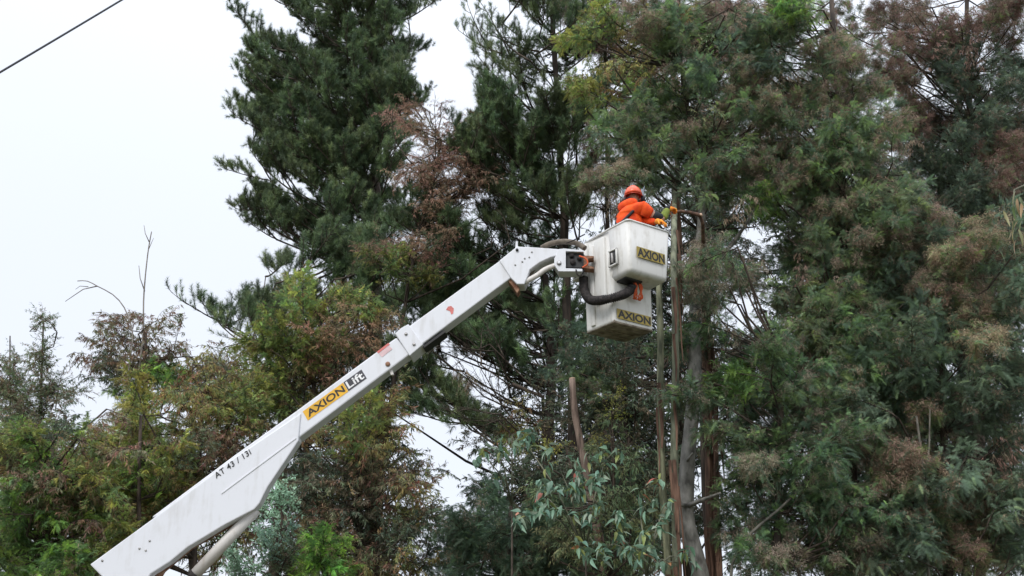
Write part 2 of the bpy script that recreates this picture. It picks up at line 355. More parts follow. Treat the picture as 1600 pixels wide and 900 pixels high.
def tree(name, label, cat, trunk, r0, r1, blobs, species, group=None, color=(1.10, 1.10, .98), bark=None, barkc=(1, 1, 1), scale=1.0, dd=.9, dens=1.0, pitch=.25, limbs=True, out_bias=.6, seg=9, avoid=None):
    """trunk: points (px, py, depth) from low to high, carried down to the ground; blobs: (px, py, rx, ry[, species])."""
    pts = [P(*t) for t in trunk]
    foot = Vector((pts[0].x + (pts[0].x - pts[1].x) * .3, pts[0].y, -0.1)); 
    n1 = 6; low = [foot.lerp(pts[0], i / n1) for i in range(n1)]
    path = []
    full = low + pts
    for i in range(len(full) - 1):
        k = max(1, int((full[i + 1] - full[i]).length / .5))
        for j in range(k): path.append(full[i].lerp(full[i + 1], j / k))
    path.append(full[-1])
    for i in range(1, len(path)): path[i] = path[i] + Vector((random.gauss(0, r0 * .12), random.gauss(0, r0 * .12), 0))
    root = empty(name, (foot.x, foot.y, 0)); tag(root, label, cat, group)
    mb = MB(); n = len(path)
    tube(mb, [p - root.location for p in path], [(r0 + (r1 - r0) * (i / (n - 1))) for i in range(n)], (1, 1, 1), 0, seg, .06)
    t_ = link('trunk', mb.mesh('trunk', [bark or M_BARK]), root); t_.color = (*barkc, 1)
    t_.data.polygons.foreach_set('use_smooth', [True] * len(t_.data.polygons))
    lb = MB(); nl = 0; cnt = 0
    for b in blobs:
        cx, cy, rx, ry = b[:4]; sp = b[4] if len(b) > 4 else species
        dz = math.hypot(path[-1].y, path[-1].z); px_m = FPX / (dz)
        nb = max(2, int(round((1.3 if species != 'pine' else 1.0) * dens * math.pi * rx * ry / ((scale * .62 * px_m) * (scale * .62 * px_m)) * 1.15)))
        for _ in range(nb):
            if cnt >= 290: break
            a = random.uniform(0, 2 * math.pi); rr = math.sqrt(random.random())
            px = cx + rx * rr * math.cos(a); py = cy + ry * rr * math.sin(a)
            if in_gap(px, py): continue
            if avoid and avoid(px, py): continue
            d0 = trunk[-1][2] if len(trunk) < 3 else trunk[len(trunk) // 2][2]
            c = P(px, py, d0 + random.uniform(-dd, dd))
            if species == 'pine' and random.random() < .10: continue
            tp = min(path, key=lambda q: abs(q.z - (c.z - .4)))
            o_ = Vector((c.x - tp.x, c.y - tp.y, 0)); yaw = math.atan2(o_.y, o_.x) if o_.length > .15 else random.uniform(-3.14, 3.14)
            yaw += random.gauss(0, 1 - out_bias) * 1.6
            pt = random.gauss(pitch, .18 if species == 'pine' else .45); sc = scale * random.uniform(.8, 1.2)
            if sp in ('wattle', 'bluewattle') and cat == 'wattle tree': sp2 = random.choices((sp, 'strands', 'wattlepod', 'freshgum'), (.77, .13, .05, .05))[0]
            else: sp2 = sp
            me = random.choice(LIB[sp2])
            q = Quaternion((0, 0, 1), yaw) @ Quaternion((0, 1, 0), -pt) @ Quaternion((1, 0, 0), random.gauss(0, .25))
            base = c - q @ Vector((.62 * sc, 0, .05))
            ob = bpy.data.objects.new('bough', me); COL.objects.link(ob); ob.parent = root
            ob.rotation_mode = 'QUATERNION'; ob.rotation_quaternion = q; ob.location = base - root.location; ob.scale = (sc, sc * random.choice((-1, 1)) if False else sc, sc)
            ob.color = (*color, 1); ob['kind'] = 'stuff'; cnt += 1; NB[0] += 1
            if limbs and .3 < (base - tp).length < (3.4 if species == 'pine' and scale < .85 and trunk[0][2] < 21 else 9):
                st = min(path, key=lambda q_: abs(q_.z - (base.z - .45 * math.hypot(base.x - q_.x, base.y - q_.y))))
                mid = st.lerp(base, .5) + Vector((random.gauss(0, .1), random.gauss(0, .1), -.08))
                rl = .008 + .007 * (base - st).length
                tube(lb, [st - root.location, mid - root.location, base - root.location], [rl, rl * .8, .013], (1, 1, 1), 0, 5, cap=False); nl += 1
    if nl:
        o2 = link('limb', lb.mesh('limb', [bark or M_BARK]), root); o2['kind'] = 'stuff'; o2.color = (*barkc, 1)
    return root, path

# --- pines
tree('pine_tree', 'tallest dark pine against the open sky, dense with long upturned needles', 'pine tree',
     [(590, 640, 24.5), (585, 430, 24.5), (590, 200, 24.5), (580, 60, 24.5), (575, -60, 24.5)], .24, .09,
     [(560, 20, 95, 50), (470, 0, 50, 25), (420, 68, 30, 12), (455, 125, 58, 38), (560, 115, 75, 50), (435, 185, 36, 40),
      (530, 200, 85, 52), (605, 175, 42, 50), (470, 262, 62, 38), (560, 280, 60, 50), (395, 272, 24, 9), (385, 335, 30, 14),
      (440, 345, 60, 26), (550, 360, 78, 50), (605, 310, 40, 48), (470, 405, 36, 22), (442, 435, 22, 14), (560, 420, 62, 30),
      (700, 62, 16, 34), (702, 50, 14, 24), (735, 128, 22, 20), (725, 118, 20, 18), (690, 125, 30, 20), (665, 125, 32, 24), (480, 385, 46, 32), (530, 425, 60, 26), (450, 440, 26, 12), (600, 390, 40, 30), (650, 175, 40, 18), (430, 380, 30, 16), (480, 330, 50, 30), (645, 55, 30, 32), (640, 5, 45, 20), (690, 150, 25, 12), (440, 180, 30, 30, 'pinetop'), (540, 150, 60, 40, 'pinetop')],
     'pine', scale=.80, dd=1.5, dens=1.75)
tree('pine_tree', 'slender dark pine whose trunk rises behind the white knuckle of the lift arm', 'pine tree',
     [(893, 640, 18.5), (885, 480, 18.5), (878, 300, 18.5), (872, 150, 18.5), (862, -20, 18.5)], .13, .05,
     [(850, 15, 42, 30), (790, 70, 38, 26, 'openpine'), (825, 105, 40, 18, 'openpine'), (895, 70, 30, 40), (790, 165, 40, 22), (815, 215, 60, 30), (770, 255, 55, 30), (830, 285, 55, 28), (900, 190, 22, 40),
      (880, 240, 30, 20), (830, 330, 40, 24), (900, 320, 25, 30), (800, 370, 30, 12)],
     'pine', scale=.72, dd=1.0, dens=2.1, barkc=(.6, .6, .6))
tree('pine_tree', 'low broad pine filling the space under the straight part of the lift arm', 'pine tree',
     [(860, 700, 19.5), (862, 560, 19.5), (850, 430, 19.5)], .14, .06,
     [(690, 400, 60, 40), (660, 360, 40, 20), (740, 430, 50, 25), (720, 500, 60, 30), (800, 500, 50, 35), (700, 555, 60, 25), (640, 620, 55, 30), (700, 650, 60, 28), (745, 690, 45, 28),
      (860, 520, 50, 40), (830, 585, 50, 25), (640, 590, 40, 20), (770, 560, 40, 15), (730, 470, 60, 30)],
     'pine', scale=.8, dd=.9, dens=1.6, barkc=(.6, .6, .6))
tree('pine_tree', 'short pine with bristling side branches against the sky under the tallest pine', 'pine tree',
     [(440, 760, 22), (442, 620, 22), (430, 470, 22)], .17, .06,
     [(445, 425, 44, 20), (510, 430, 60, 22), (330, 490, 24, 9, 'openpine'), (370, 510, 30, 16), (400, 490, 34, 22), (435, 500, 38, 30), (355, 535, 22, 8, 'openpine'), (430, 560, 40, 30), (500, 480, 50, 26), (580, 450, 60, 24), (560, 500, 50, 24), (470, 620, 40, 40)],
     'pine', scale=.85, dd=.9, dens=1.4)

# --- rust-coloured and olive trees in the middle
tree('wattle_tree', 'thin tree with dry rust brown foliage between the two tall pines', 'tree',
     [(600, 700, 18.6), (640, 430, 18.6), (690, 220, 18.6)], .06, .025,
     [(655, 185, 40, 26, 'rust'), (720, 230, 36, 36, 'rust'), (665, 275, 40, 34, 'rust'), (720, 300, 34, 24, 'rust'), (640, 390, 52, 26, 'rust'), (690, 340, 40, 26, 'rust'), (760, 350, 34, 16, 'bare'),
      (620, 420, 50, 20, 'olive'), (740, 280, 30, 20, 'rust'), (650, 230, 30, 24, 'bare'), (600, 400, 30, 14, 'rust'), (700, 265, 60, 60, 'rust')],
     'rust', scale=.6, dd=.7, dens=1.5, color=(.95, .95, .95))
tree('wattle_tree', 'olive and yellow wattle behind the lift arm beside the lettering', 'tree',
     [(470, 900, 17.5), (480, 700, 17.5), (500, 500, 17.5)], .09, .03,
     [(495, 470, 42, 30), (540, 510, 50, 32, 'rust'), (460, 530, 48, 42), (520, 560, 56, 36, 'rust'), (430, 600, 45, 40), (560, 470, 40, 22, 'olive'), (580, 520, 34, 22, 'redgum'), (400, 560, 40, 25),
      (480, 600, 46, 26, 'gum'), (590, 640, 30, 30, 'gum'), (390, 620, 40, 30)],
     'olive', scale=.7, dd=.8, dens=1.5)
tree('gum_tree', 'drooping gum with yellow green and brown leaves, above the thick end of the lift arm', 'tree',
     [(300, 950, 16), (305, 800, 16), (320, 610, 16)], .09, .03,
     [(320, 600, 55, 30, 'gum'), (370, 640, 50, 35, 'olive'), (300, 670, 50, 35, 'gum'), (350, 700, 50, 30, 'redgum'), (270, 740, 50, 35, 'olive'), (230, 660, 40, 40, 'olive'), (250, 800, 50, 40, 'gum'),
      (300, 760, 50, 30, 'gum'), (190, 800, 50, 40, 'olive'), (200, 720, 45, 40, 'olive')],
     'gum', scale=.7, dd=.8, dens=1.6)
tree('gum_tree', 'gum with dark reddish leaves below the two bare twigs against the sky', 'tree',
     [(226, 900, 18.5), (226, 700, 18.5), (228, 520, 18.5)], .09, .03,
     [(215, 510, 40, 18, 'redgum'), (170, 545, 30, 22, 'redgum'), (225, 560, 55, 28, 'redgum'), (260, 540, 32, 24, 'redgum'), (190, 590, 40, 20, 'darkgum'), (250, 600, 55, 26, 'green'), (300, 560, 22, 14, 'redgum'),
      (150, 570, 18, 28, 'redgum'), (290, 600, 40, 20, 'darkgum')],
     'redgum', scale=.62, dd=.6, dens=1.25)
tree('sapling', 'slender green sapling with a pointed top against the sky beside the picture edge', 'sapling',
     [(62, 900, 15.5), (62, 700, 15.5), (68, 500, 15.5)], .05, .012,
     [(68, 510, 10, 16), (58, 545, 20, 14), (50, 580, 34, 18), (55, 615, 44, 20), (95, 600, 18, 14), (40, 650, 40, 20), (110, 620, 20, 10)],
     'sapgum', scale=.5, dd=.35, dens=2.2, pitch=.5)
tree('sapling', 'thin sapling with wispy grey tip next to the pointed green sapling', 'sapling',
     [(18, 900, 16), (16, 700, 16), (16, 525, 16)], .04, .01,
     [(16, 560, 10, 20, 'sapgum'), (18, 600, 22, 20, 'redgum'), (12, 640, 26, 22, 'sapgum'), (8, 615, 14, 20, 'sapgum')], 'sapgum', scale=.45, dd=.3, dens=1.8, pitch=.7)
tree('wattle_tree', 'bushy green and yellow wattle with rusty patches left of the lift arm end', 'tree',
     [(70, 960, 14), (72, 850, 14), (80, 680, 14)], .10, .03,
     [(30, 680, 50, 34, 'olive'), (90, 690, 60, 34, 'green'), (50, 740, 60, 40, 'redgum'), (130, 740, 60, 40, 'olive'), (30, 800, 60, 45, 'green'), (110, 800, 60, 40, 'redgum'), (60, 860, 80, 45, 'green'),
      (150, 850, 60, 40, 'olive'), (100, 770, 70, 50, 'green'), (150, 690, 40, 28, 'redgum'), (110, 660, 40, 24, 'darkgum'), (170, 650, 30, 20, 'redgum'), (60, 900, 90, 40, 'green'), (20, 720, 40, 50, 'gum')],
     'olive', scale=.62, dd=.9, dens=1.4)
tree('wattle_tree', 'yellow flowering wattle rising just above the lower end of the lift arm', 'tree',
     [(215, 960, 14.8), (215, 850, 14.8), (220, 650, 14.8)], .08, .02,
     [(210, 630, 30, 26, 'olive'), (240, 700, 40, 34, 'olive'), (190, 760, 48, 34, 'green'), (150, 800, 40, 30, 'olive'), (240, 640, 36, 24, 'gum'), (280, 700, 36, 30, 'darkgum'), (180, 700, 30, 24, 'olive')],
     'olive', scale=.55, dd=.6, dens=1.2, color=(1.15, 1.12, .9))
tree('gum_tree', 'dark gum with hanging brown and green leaves under the thick part of the lift arm', 'tree',
     [(560, 960, 16.5), (560, 850, 16.5), (560, 640, 16.5)], .10, .04,
     [(510, 690, 50, 30, 'gum'), (560, 660, 45, 30, 'olive'), (600, 700, 45, 34, 'gum'), (520, 750, 60, 34, 'darkgum'), (590, 760, 55, 34, 'redgum'), (460, 780, 50, 30, 'darkgum'), (530, 810, 60, 34, 'redgum'),
      (600, 830, 50, 34, 'darkgum'), (640, 780, 34, 28, 'gum'), (650, 850, 40, 30, 'darkgum'), (540, 880, 70, 34, 'redgum'), (600, 890, 60, 30, 'gum'), (480, 840, 40, 30, 'redgum')],
     'darkgum', scale=.68, dd=.9, dens=1.7)
tree('blue_gum', 'young blue gum with pale silvery leaves beside the white lifting cylinder', 'tree',
     [(440, 1000, 13.5), (438, 900, 13.5), (440, 790, 13.5)], .04, .015,
     [(440, 790, 34, 26, 'bluegum'), (425, 835, 40, 28, 'bluegum'), (470, 850, 34, 30, 'sapgum'), (400, 880, 50, 26, 'bluegum'), (450, 890, 40, 20, 'sapgum')],
     'bluegum', scale=.5, dd=.4, dens=1.0)
tree('wattle_tree', 'small bright green wattle low between the silvery gum and the dark gum', 'tree',
     [(512, 1000, 13.2), (512, 930, 13.2), (510, 860, 13.2)], .04, .015,
     [(510, 850, 28, 20), (500, 885, 40, 22), (530, 870, 20, 20)], 'green', scale=.45, dd=.4, dens=1.3, color=(1.2, 1.3, .9))
tree('wattle_tree', 'low dark green wattle below the foot of the tall pine trunk', 'tree',
     [(790, 1000, 16), (790, 900, 16), (800, 780, 16)], .08, .03,
     [(760, 830, 50, 34), (820, 850, 60, 40), (720, 860, 36, 28), (780, 890, 80, 28), (860, 800, 50, 40), (900, 870, 60, 40), (690, 890, 40, 18), (770, 780, 28, 16), (960, 850, 50, 60), (830, 740, 40, 25, 'darkgum')],
     'bluewattle', scale=.65, dd=.9, dens=1.5, color=(.85, .9, .75))
tree('gum_tree', 'spindly gum with bare crooked branches reaching over the sky gap under the arm', 'tree',
     [(850, 960, 17.2), (852, 760, 17.2), (848, 620, 17.2), (800, 600, 17.2)], .07, .03,
     [(740, 600, 50, 20, 'bare'), (800, 620, 50, 22, 'bare'), (760, 640, 40, 20, 'bare'), (770, 560, 40, 30, 'bare'), (830, 680, 40, 30, 'gum'), (780, 700, 36, 20, 'darkgum'), (860, 640, 30, 20, 'darkgum'), (740, 590, 50, 20, 'strands')],
     'gum', scale=.7, dd=.6, dens=1.1, pitch=.05)

tree('gum_tree', 'leafy drooping gum hiding the foot of the lopped trunk', 'tree',
     [(955, 1000, 13.6), (955, 900, 13.6), (960, 780, 13.6)], .04, .015,
     [(960, 700, 30, 40, 'freshgum'), (930, 780, 36, 34, 'freshgum'), (980, 790, 34, 44, 'freshgum'), (940, 860, 50, 34, 'freshgum'), (1000, 870, 36, 30, 'freshgum'), (880, 840, 36, 30, 'freshgum'), (970, 630, 20, 24, 'yellowtip'), (925, 700, 16, 20, 'yellowtip'), (850, 700, 26, 20, 'yellowtip'), (840, 760, 26, 24, 'freshgum')],
     'freshgum', scale=.5, dd=.4, dens=1.1)
# --- dark middle ground around and below the basket
tree('gum_tree', 'dark thin leaved gum filling the space under the basket', 'tree',
     [(985, 960, 16.8), (985, 800, 16.8), (975, 560, 16.8)], .08, .03,
     [(960, 580, 50, 36), (1000, 640, 50, 50), (940, 660, 50, 40), (1010, 730, 50, 50), (950, 740, 50, 40), (1000, 820, 50, 50), (940, 600, 40, 40, 'wattle'), (1080, 560, 40, 60, 'strands'), (920, 560, 40, 30, 'bluewattle')],
     'darkgum', scale=.7, dd=.8, dens=1.4)
tree('gum_tree', 'wispy gum with long hanging brown strands behind the worker', 'tree',
     [(945, 620, 19), (950, 400, 19), (945, 60, 19)], .07, .03,
     [(940, 200, 36, 50, 'strands'), (930, 300, 36, 50, 'strands'), (980, 250, 50, 50, 'strands'), (950, 330, 30, 30, 'strands'), (1000, 60, 60, 60, 'strands'), (930, 40, 40, 40, 'brownpod'), (960, 120, 50, 40, 'gum'),
      (1050, 120, 60, 60, 'strands'), (1100, 40, 60, 40, 'brownpod'), (1010, 160, 60, 40, 'strands')],
     'strands', scale=.8, dd=.8, dens=1.15)

# --- big wattles on the right
tree('wattle_tree', 'tall feathery wattle arching above the worker in the basket', 'wattle tree',
     [(1100, 700, 15.2), (1100, 420, 15.2), (1085, 250, 15.2), (1060, 60, 15.2), (1060, -40, 15.2)], .07, .03,
     [(1010, 40, 60, 40, 'gum'), (1100, 30, 70, 50), (970, 110, 50, 40, 'gum'), (1080, 110, 60, 50), (1160, 40, 60, 50, 'strands'), (1170, 160, 50, 50, 'wattlepod'), (1040, 190, 60, 40), (1120, 180, 60, 50), (1000, 240, 60, 30), (1080, 270, 70, 34), (1150, 260, 50, 50),
      (930, 60, 40, 40, 'olive'), (915, 160, 36, 24, 'olive'), (950, 190, 40, 24), (970, 290, 40, 16, 'wattlepod'), (1040, 30, 60, 40, 'wattlepod'), (1130, 100, 50, 50, 'bluewattle'),
      (1060, 235, 40, 30), (1100, 230, 40, 30, 'wattle'), (1040, 270, 30, 14), (1110, 290, 34, 24), (1020, 150, 40, 20, 'green'), (1070, 60, 50, 25, 'green'), (1150, 330, 30, 40)],
     'wattle', scale=.60, dd=1.2, dens=.68, color=(1.13, 1.15, 1.04))
tree('wattle_tree', 'large feathery wattle with tan seed clusters, its crown the widest of the wattles', 'wattle tree',
     [(1330, 900, 15), (1330, 700, 15), (1325, 450, 15), (1310, 150, 15), (1300, 0, 15)], .11, .04,
     [(1250, 60, 60, 50), (1310, 120, 60, 60, 'wattlepod'), (1220, 150, 60, 50), (1280, 210, 70, 50), (1360, 220, 50, 50), (1220, 250, 50, 50, 'wattlepod'), (1290, 300, 60, 50, 'wattlepod'), (1370, 320, 60, 50),
      (1250, 350, 50, 40), (1330, 390, 70, 45), (1260, 440, 60, 40), (1400, 420, 60, 40, 'wattlepod'), (1340, 480, 80, 45), (1260, 520, 50, 50), (1390, 540, 60, 50), (1300, 590, 70, 50), (1210, 320, 30, 40, 'green'),
      (1230, 40, 50, 40, 'green'), (1180, 90, 40, 50), (1440, 350, 50, 40, 'bluewattle'), (1430, 470, 50, 45, 'bluewattle')],
     'wattle', scale=.62, dd=1.1, dens=1.08, color=(1.13, 1.15, 1.04))
tree('wattle_tree', 'dense low wattle with bright green tips beside the peeling gum trunks', 'wattle tree',
     [(1215, 960, 13.6), (1215, 800, 13.6), (1225, 560, 13.6)], .08, .03,
     [(1108, 450, 24, 26, 'wattlepod'), (1110, 400, 20, 20, 'wattlepod'), (1122, 520, 18, 24), (1098, 640, 10, 30), (1070, 540, 10, 20), (1150, 500, 40, 40), (1220, 560, 50, 45), (1170, 590, 50, 40, 'green'), (1230, 640, 60, 45), (1180, 680, 50, 40), (1260, 700, 60, 50), (1200, 760, 50, 50), (1270, 800, 60, 50), (1190, 850, 50, 40), (1270, 870, 70, 40, 'wattlepod'),
      (1130, 430, 40, 40, 'wattlepod'), (1140, 620, 34, 24, 'green'), (1330, 760, 50, 50), (1120, 480, 30, 30)],
     'wattle', scale=.62, dd=.7, dens=1.05, color=(.95, 1.05, .95))
tree('wattle_tree', 'shadowy blue green wattle on the far side of the basket with pale pod clusters', 'wattle tree',
     [(1480, 960, 14.3), (1480, 800, 14.3), (1470, 560, 14.3), (1480, 380, 14.3)], .09, .03,
     [(1450, 560, 60, 50), (1520, 500, 60, 50, 'wattlepod'), (1570, 560, 50, 50), (1480, 640, 70, 50), (1560, 660, 60, 50), (1420, 700, 60, 50, 'wattlepod'), (1500, 740, 70, 50), (1580, 760, 50, 50), (1420, 800, 60, 50),
      (1500, 840, 70, 50, 'wattlepod'), (1580, 860, 50, 50), (1400, 880, 70, 40), (1340, 840, 50, 50), (1570, 470, 40, 40), (1500, 400, 50, 40, 'wattlepod'), (1380, 640, 50, 50), (1560, 380, 40, 40)],
     'bluewattle', scale=.66, dd=.9, dens=1.1, color=(1.15, 1.12, .95))
tree('wattle_tree', 'tall wattle at the picture edge hung with dark red brown pods near its top', 'wattle tree',
     [(1530, 900, 18), (1530, 600, 18), (1520, 300, 18), (1510, 40, 18), (1510, -40, 18)], .12, .04,
     [(1420, 100, 40, 40, 'brownpod'), (1390, 20, 50, 20, 'brownpod'), (1480, 60, 50, 40, 'brownpod'), (1560, 40, 50, 40, 'brownpod'), (1450, 140, 50, 40), (1520, 130, 60, 50), (1580, 150, 40, 60), (1430, 200, 50, 40, 'brownpod'),
      (1500, 220, 60, 50), (1570, 250, 50, 60, 'brownpod'), (1460, 290, 60, 50), (1540, 330, 60, 50), (1500, 420, 70, 50, 'brownpod'), (1580, 420, 40, 60), (1350, 40, 40, 30, 'wattlepod'), (1440, 20, 60, 20, 'strands'), (1540, 20, 60, 20, 'strands'), (1430, 50, 70, 40, 'strands'), (1540, 80, 60, 50, 'strands')],
     'bluewattle', scale=.66, dd=1.2, dens=.85, color=(.95, .9, .82))

# --- the wood behind
back = [
    ('far dark gum directly behind the basket with sky sparkling through its leaves', [(1060, 600, 24), (1060, 300, 24), (1050, 0, 24)], [(1000, 60, 90, 60, 'strands'), (1120, 200, 90, 70), (1060, 420, 110, 60), (960, 460, 70, 60), (1020, 560, 100, 60), (1100, 330, 90, 60), (1130, 650, 60, 80), (980, 700, 80, 80), (1020, 820, 100, 80)], 'darkgum'),
    ('far dark tree seen through the widest wattle, close to its trunk', [(1290, 800, 23), (1290, 400, 23), (1290, 100, 23)], [(1220, 290, 80, 70), (1320, 290, 90, 80), (1250, 420, 100, 80), (1360, 420, 100, 80), (1240, 590, 110, 90), (1360, 590, 110, 80), (1250, 760, 120, 90), (1380, 770, 110, 90), (1290, 880, 140, 60)], 'darkgum'),
    ('far dark tree behind the wattle hung with red brown pods', [(1500, 800, 24), (1500, 400, 24), (1500, 60, 24)], [(1500, 220, 70, 50), (1570, 230, 60, 70), (1440, 310, 90, 90), (1550, 400, 90, 90), (1460, 500, 90, 90), (1560, 600, 90, 90), (1460, 700, 100, 90), (1570, 780, 90, 90), (1480, 870, 120, 60)], 'darkgum'),
    ('far tree seen under the lift arm near the drooping dark gum', [(560, 900, 23), (560, 700, 23), (560, 560, 23)], [(530, 640, 90, 60), (600, 560, 60, 40), (560, 740, 100, 60), (520, 850, 110, 60), (620, 860, 40, 50), (440, 700, 60, 70)], 'darkgum'),
    ('far tree behind the olive wattles above the thick end of the lift arm', [(300, 900, 24), (300, 760, 24), (300, 640, 24)], [(360, 650, 70, 50), (290, 720, 90, 50), (200, 750, 80, 50), (380, 580, 50, 40), (120, 770, 80, 50), (60, 740, 70, 60), (200, 840, 110, 70), (60, 850, 90, 70), (330, 820, 80, 70)], 'gum'),
    ('far green tree low behind the tall cut trunk and broad blue leaves', [(860, 900, 22), (860, 760, 22), (860, 600, 22)], [(850, 620, 70, 40), (900, 700, 80, 60), (810, 780, 70, 40), (900, 820, 90, 70), (780, 860, 80, 50), (930, 560, 60, 60), (830, 440, 50, 50, 'pine')], 'darkgum'),
]
for lab, tr, bl, sp in back:
    tree('far_tree', lab, 'tree', tr, .12, .04, bl, sp, group='trees of the wood behind', scale=1.05, dd=1.6, dens=1.15, color=(.85, .88, .85))
print('boughs', NB[0])

# ------------------------------------------------------------------ foreground trunks beside the basket
def stem(name, label, pts, r0, r1, bark, barkc=(1, 1, 1), cat='tree', group=None, strips=0, seg=12, cut=False, extra=()):
    w = [P(*p) for p in pts]
    root = empty(name, (w[0].x, w[0].y, 0)); tag(root, label, cat, group)
    foot = Vector((w[0].x + (w[0].x - w[1].x) * .15, w[0].y, -.1)); full = [foot] + w; path = []
    for i in range(len(full) - 1):
        k = max(2, int((full[i + 1] - full[i]).length / .16))
        for j in range(k): path.append(full[i].lerp(full[i + 1], j / k))
    path.append(full[-1]); n = len(path)
    sm = [path[0]] + [(path[i - 1] + path[i] * 2 + path[i + 1]) / 4 for i in range(1, n - 1)] + [path[-1]]
    sm = [p + Vector((math.sin(p.z * 2.1 + w[0].x) * .012, 0, 0)) for p in sm]
    mb = MB(); tube(mb, [p - root.location for p in sm], [r0 + (r1 - r0) * i / (n - 1) for i in range(n)], (1, 1, 1), 0, seg, .035)
    o = link('trunk', mb.mesh('trunk', [bark]), root); o.color = (*barkc, 1); o.data.polygons.foreach_set('use_smooth', [True] * len(o.data.polygons))
    for a, b_, rr in extra:      # side branches given by points (px, py, depth)
        mb = MB(); q = [P(*x) for x in a]; tube(mb, [p - root.location for p in q], np.linspace(rr, b_, len(q)), (1, 1, 1), 0, 7, .05)
        o = link('branch', mb.mesh('branch', [bark]), root); o.color = (*barkc, 1)
    if cut:
        mb = MB(); d = (sm[-1] - sm[-2]).normalized(); tube(mb, [sm[-1] - root.location, sm[-1] + d * .012 - root.location], [r1 * .98, r1 * .9], (1, 1, 1), 0, 12)
        link('sawn_end', mb.mesh('sawn_end', [M_SAWN]), root)
    lo_i = next(i for i, p in enumerate(sm) if p.z > 2.0)
    for k in range(strips):
        i = random.randint(lo_i, n - 3); p = sm[i] - root.location; ln = random.uniform(.4, 1.3)
        a = random.uniform(-2.6, -.5); rr = r0 * 1.15; st = []
        for j in range(7):
            t = j / 6; st.append(np.array((p.x + math.cos(a) * (rr + .03 * t * t), p.y + math.sin(a) * (rr + .04 * t * t), p.z - ln * t)) + np.array((math.sin(j + a) * .008, 0, 0)))
        wv = random.uniform(.012, .03); v = []; f = []
        side = np.array((-math.sin(a), math.cos(a), 0)); nrm = np.array((math.cos(a), math.sin(a), 0))
        for j, q in enumerate(st):
            ww = wv * (1 - .6 * (j / 6) ** 2); v += [q - side * ww, q + nrm * ww * .5, q + side * ww]
        for j in range(6):
            b0 = j * 3
            for c0 in (0, 1): f += [(b0 + c0, b0 + c0 + 1, b0 + c0 + 4), (b0 + c0, b0 + c0 + 4, b0 + c0 + 3)]
        m2 = MB(); m2.add(np.array(v), f, (1, 1, 1), 0); link('bark_strip', m2.mesh('bark_strip', [M_STRIP]), root)
    return root
M_SAWN = noise_mat('sawn_wood', (.40, .26, .18), (.60, .42, .30), 14, .8, .2)
M_BARK2 = noise_mat('grey_brown_bark', (.07, .048, .038), (.26, .19, .15), 7, .85, .8, (3, 3, .5), lo=.3, hi=.7, objcolor=True)
M_GREENBARK = noise_mat('green_bark', (.06, .065, .045), (.24, .24, .17), 5, .75, .3, (2.5, 2.5, .5), objcolor=True)
M_REDBARK = noise_mat('red_brown_bark', (.055, .032, .024), (.16, .095, .065), 6, .85, .7, (3, 3, .35), objcolor=True)
stem('gum_tree', 'thinnest pale green trunk rising just below the basket, nearest to its bottom', [(1036, 755, 13.2), (1031, 600, 13.2), (1030, 440, 13.3), (1031, 380, 13.4)], .055, .044, M_GREENBARK, (1.25, 1.25, 1.1), group='gum trunks beside the basket', strips=4)
stem('gum_tree', 'straight grey green trunk touching the edge of the basket, brown and peeling low down', [(1056, 930, 13.1), (1055, 700, 13.1), (1054, 450, 13.1), (1054, 350, 13.6), (1052, 290, 15.2)], .060, .040, M_GREENBARK, (.95, 1, .95), group='gum trunks beside the basket', strips=24)
stem('gum_tree', 'thick smooth light grey trunk that bends near its foot', [(1103, 960, 13.9), (1094, 895, 13.9), (1073, 820, 13.9), (1074, 740, 13.9), (1084, 600, 13.9), (1087, 480, 14.1), (1092, 400, 14.6), (1098, 300, 15.2), (1096, 230, 15.6)], .135, .055, M_SMOOTH, (1, 1, 1), group='gum trunks beside the basket', strips=0, seg=16,
     extra=[([(1084, 600, 13.8), (1092, 594, 13.6)], .02, .028), ([(1080, 655, 13.8), (1072, 648, 13.65)], .014, .02), ([(1087, 500, 13.9), (1078, 492, 13.7)], .012, .018), ([(1074, 720, 13.8), (1082, 708, 13.65)], .012, .02), ([(1076, 790, 13.8), (1100, 780, 13.6), (1126, 770, 13.4)], .012, .035), ([(1073, 790, 13.8), (1050, 788, 13.6)], .02, .03), ([(1094, 420, 14.5), (1130, 400, 14.8), (1165, 352, 15), (1180, 325, 15.2)], .018, .045)])
stem('gum_tree', 'reddish trunk shedding long strips of bark behind the light grey one', [(1112, 960, 14.4), (1110, 750, 14.4), (1104, 600, 14.4), (1104, 430, 14.4)], .085, .05, M_REDBARK, (1, 1, 1), group='gum trunks beside the basket', strips=34)
stem('gum_tree', 'slim brown trunk at the outer side of the peeling trunks', [(1126, 960, 14.2), (1122, 800, 14.2), (1118, 660, 14.2), (1117, 560, 14.2)], .05, .03, M_REDBARK, (.8, .8, .8), group='gum trunks beside the basket', strips=16)
stem('lopped_tree', 'lopped brown trunk with a sawn top standing among the broad blue leaves', [(945, 900, 14.8), (918, 740, 14.8), (908, 690, 14.8), (897, 640, 14.8), (893, 592, 14.8)], .10, .048, M_BARK2, (1, 1, 1), cat='cut tree', cut=True, strips=3)
stem('sapling', 'thin grey stem leaning out of the shade toward the low wattle', [(1140, 880, 13.2), (1175, 830, 13.2), (1220, 795, 13.3), (1265, 752, 13.4), (1275, 735, 13.4)], .032, .012, M_SMOOTH, (.6, .6, .55), cat='stem')
stem('sapling', 'slim forked grey stem inside the blue green wattle', [(1450, 880, 13.6), (1447, 800, 13.6), (1440, 720, 13.6), (1432, 650, 13.6)], .03, .015, M_SMOOTH, (.6, .58, .52), cat='stem', extra=[([(1443, 760, 13.6), (1452, 700, 13.6), (1453, 640, 13.5)], .008, .018), ([(1449, 820, 13.6), (1420, 790, 13.5), (1380, 775, 13.4)], .006, .014)])
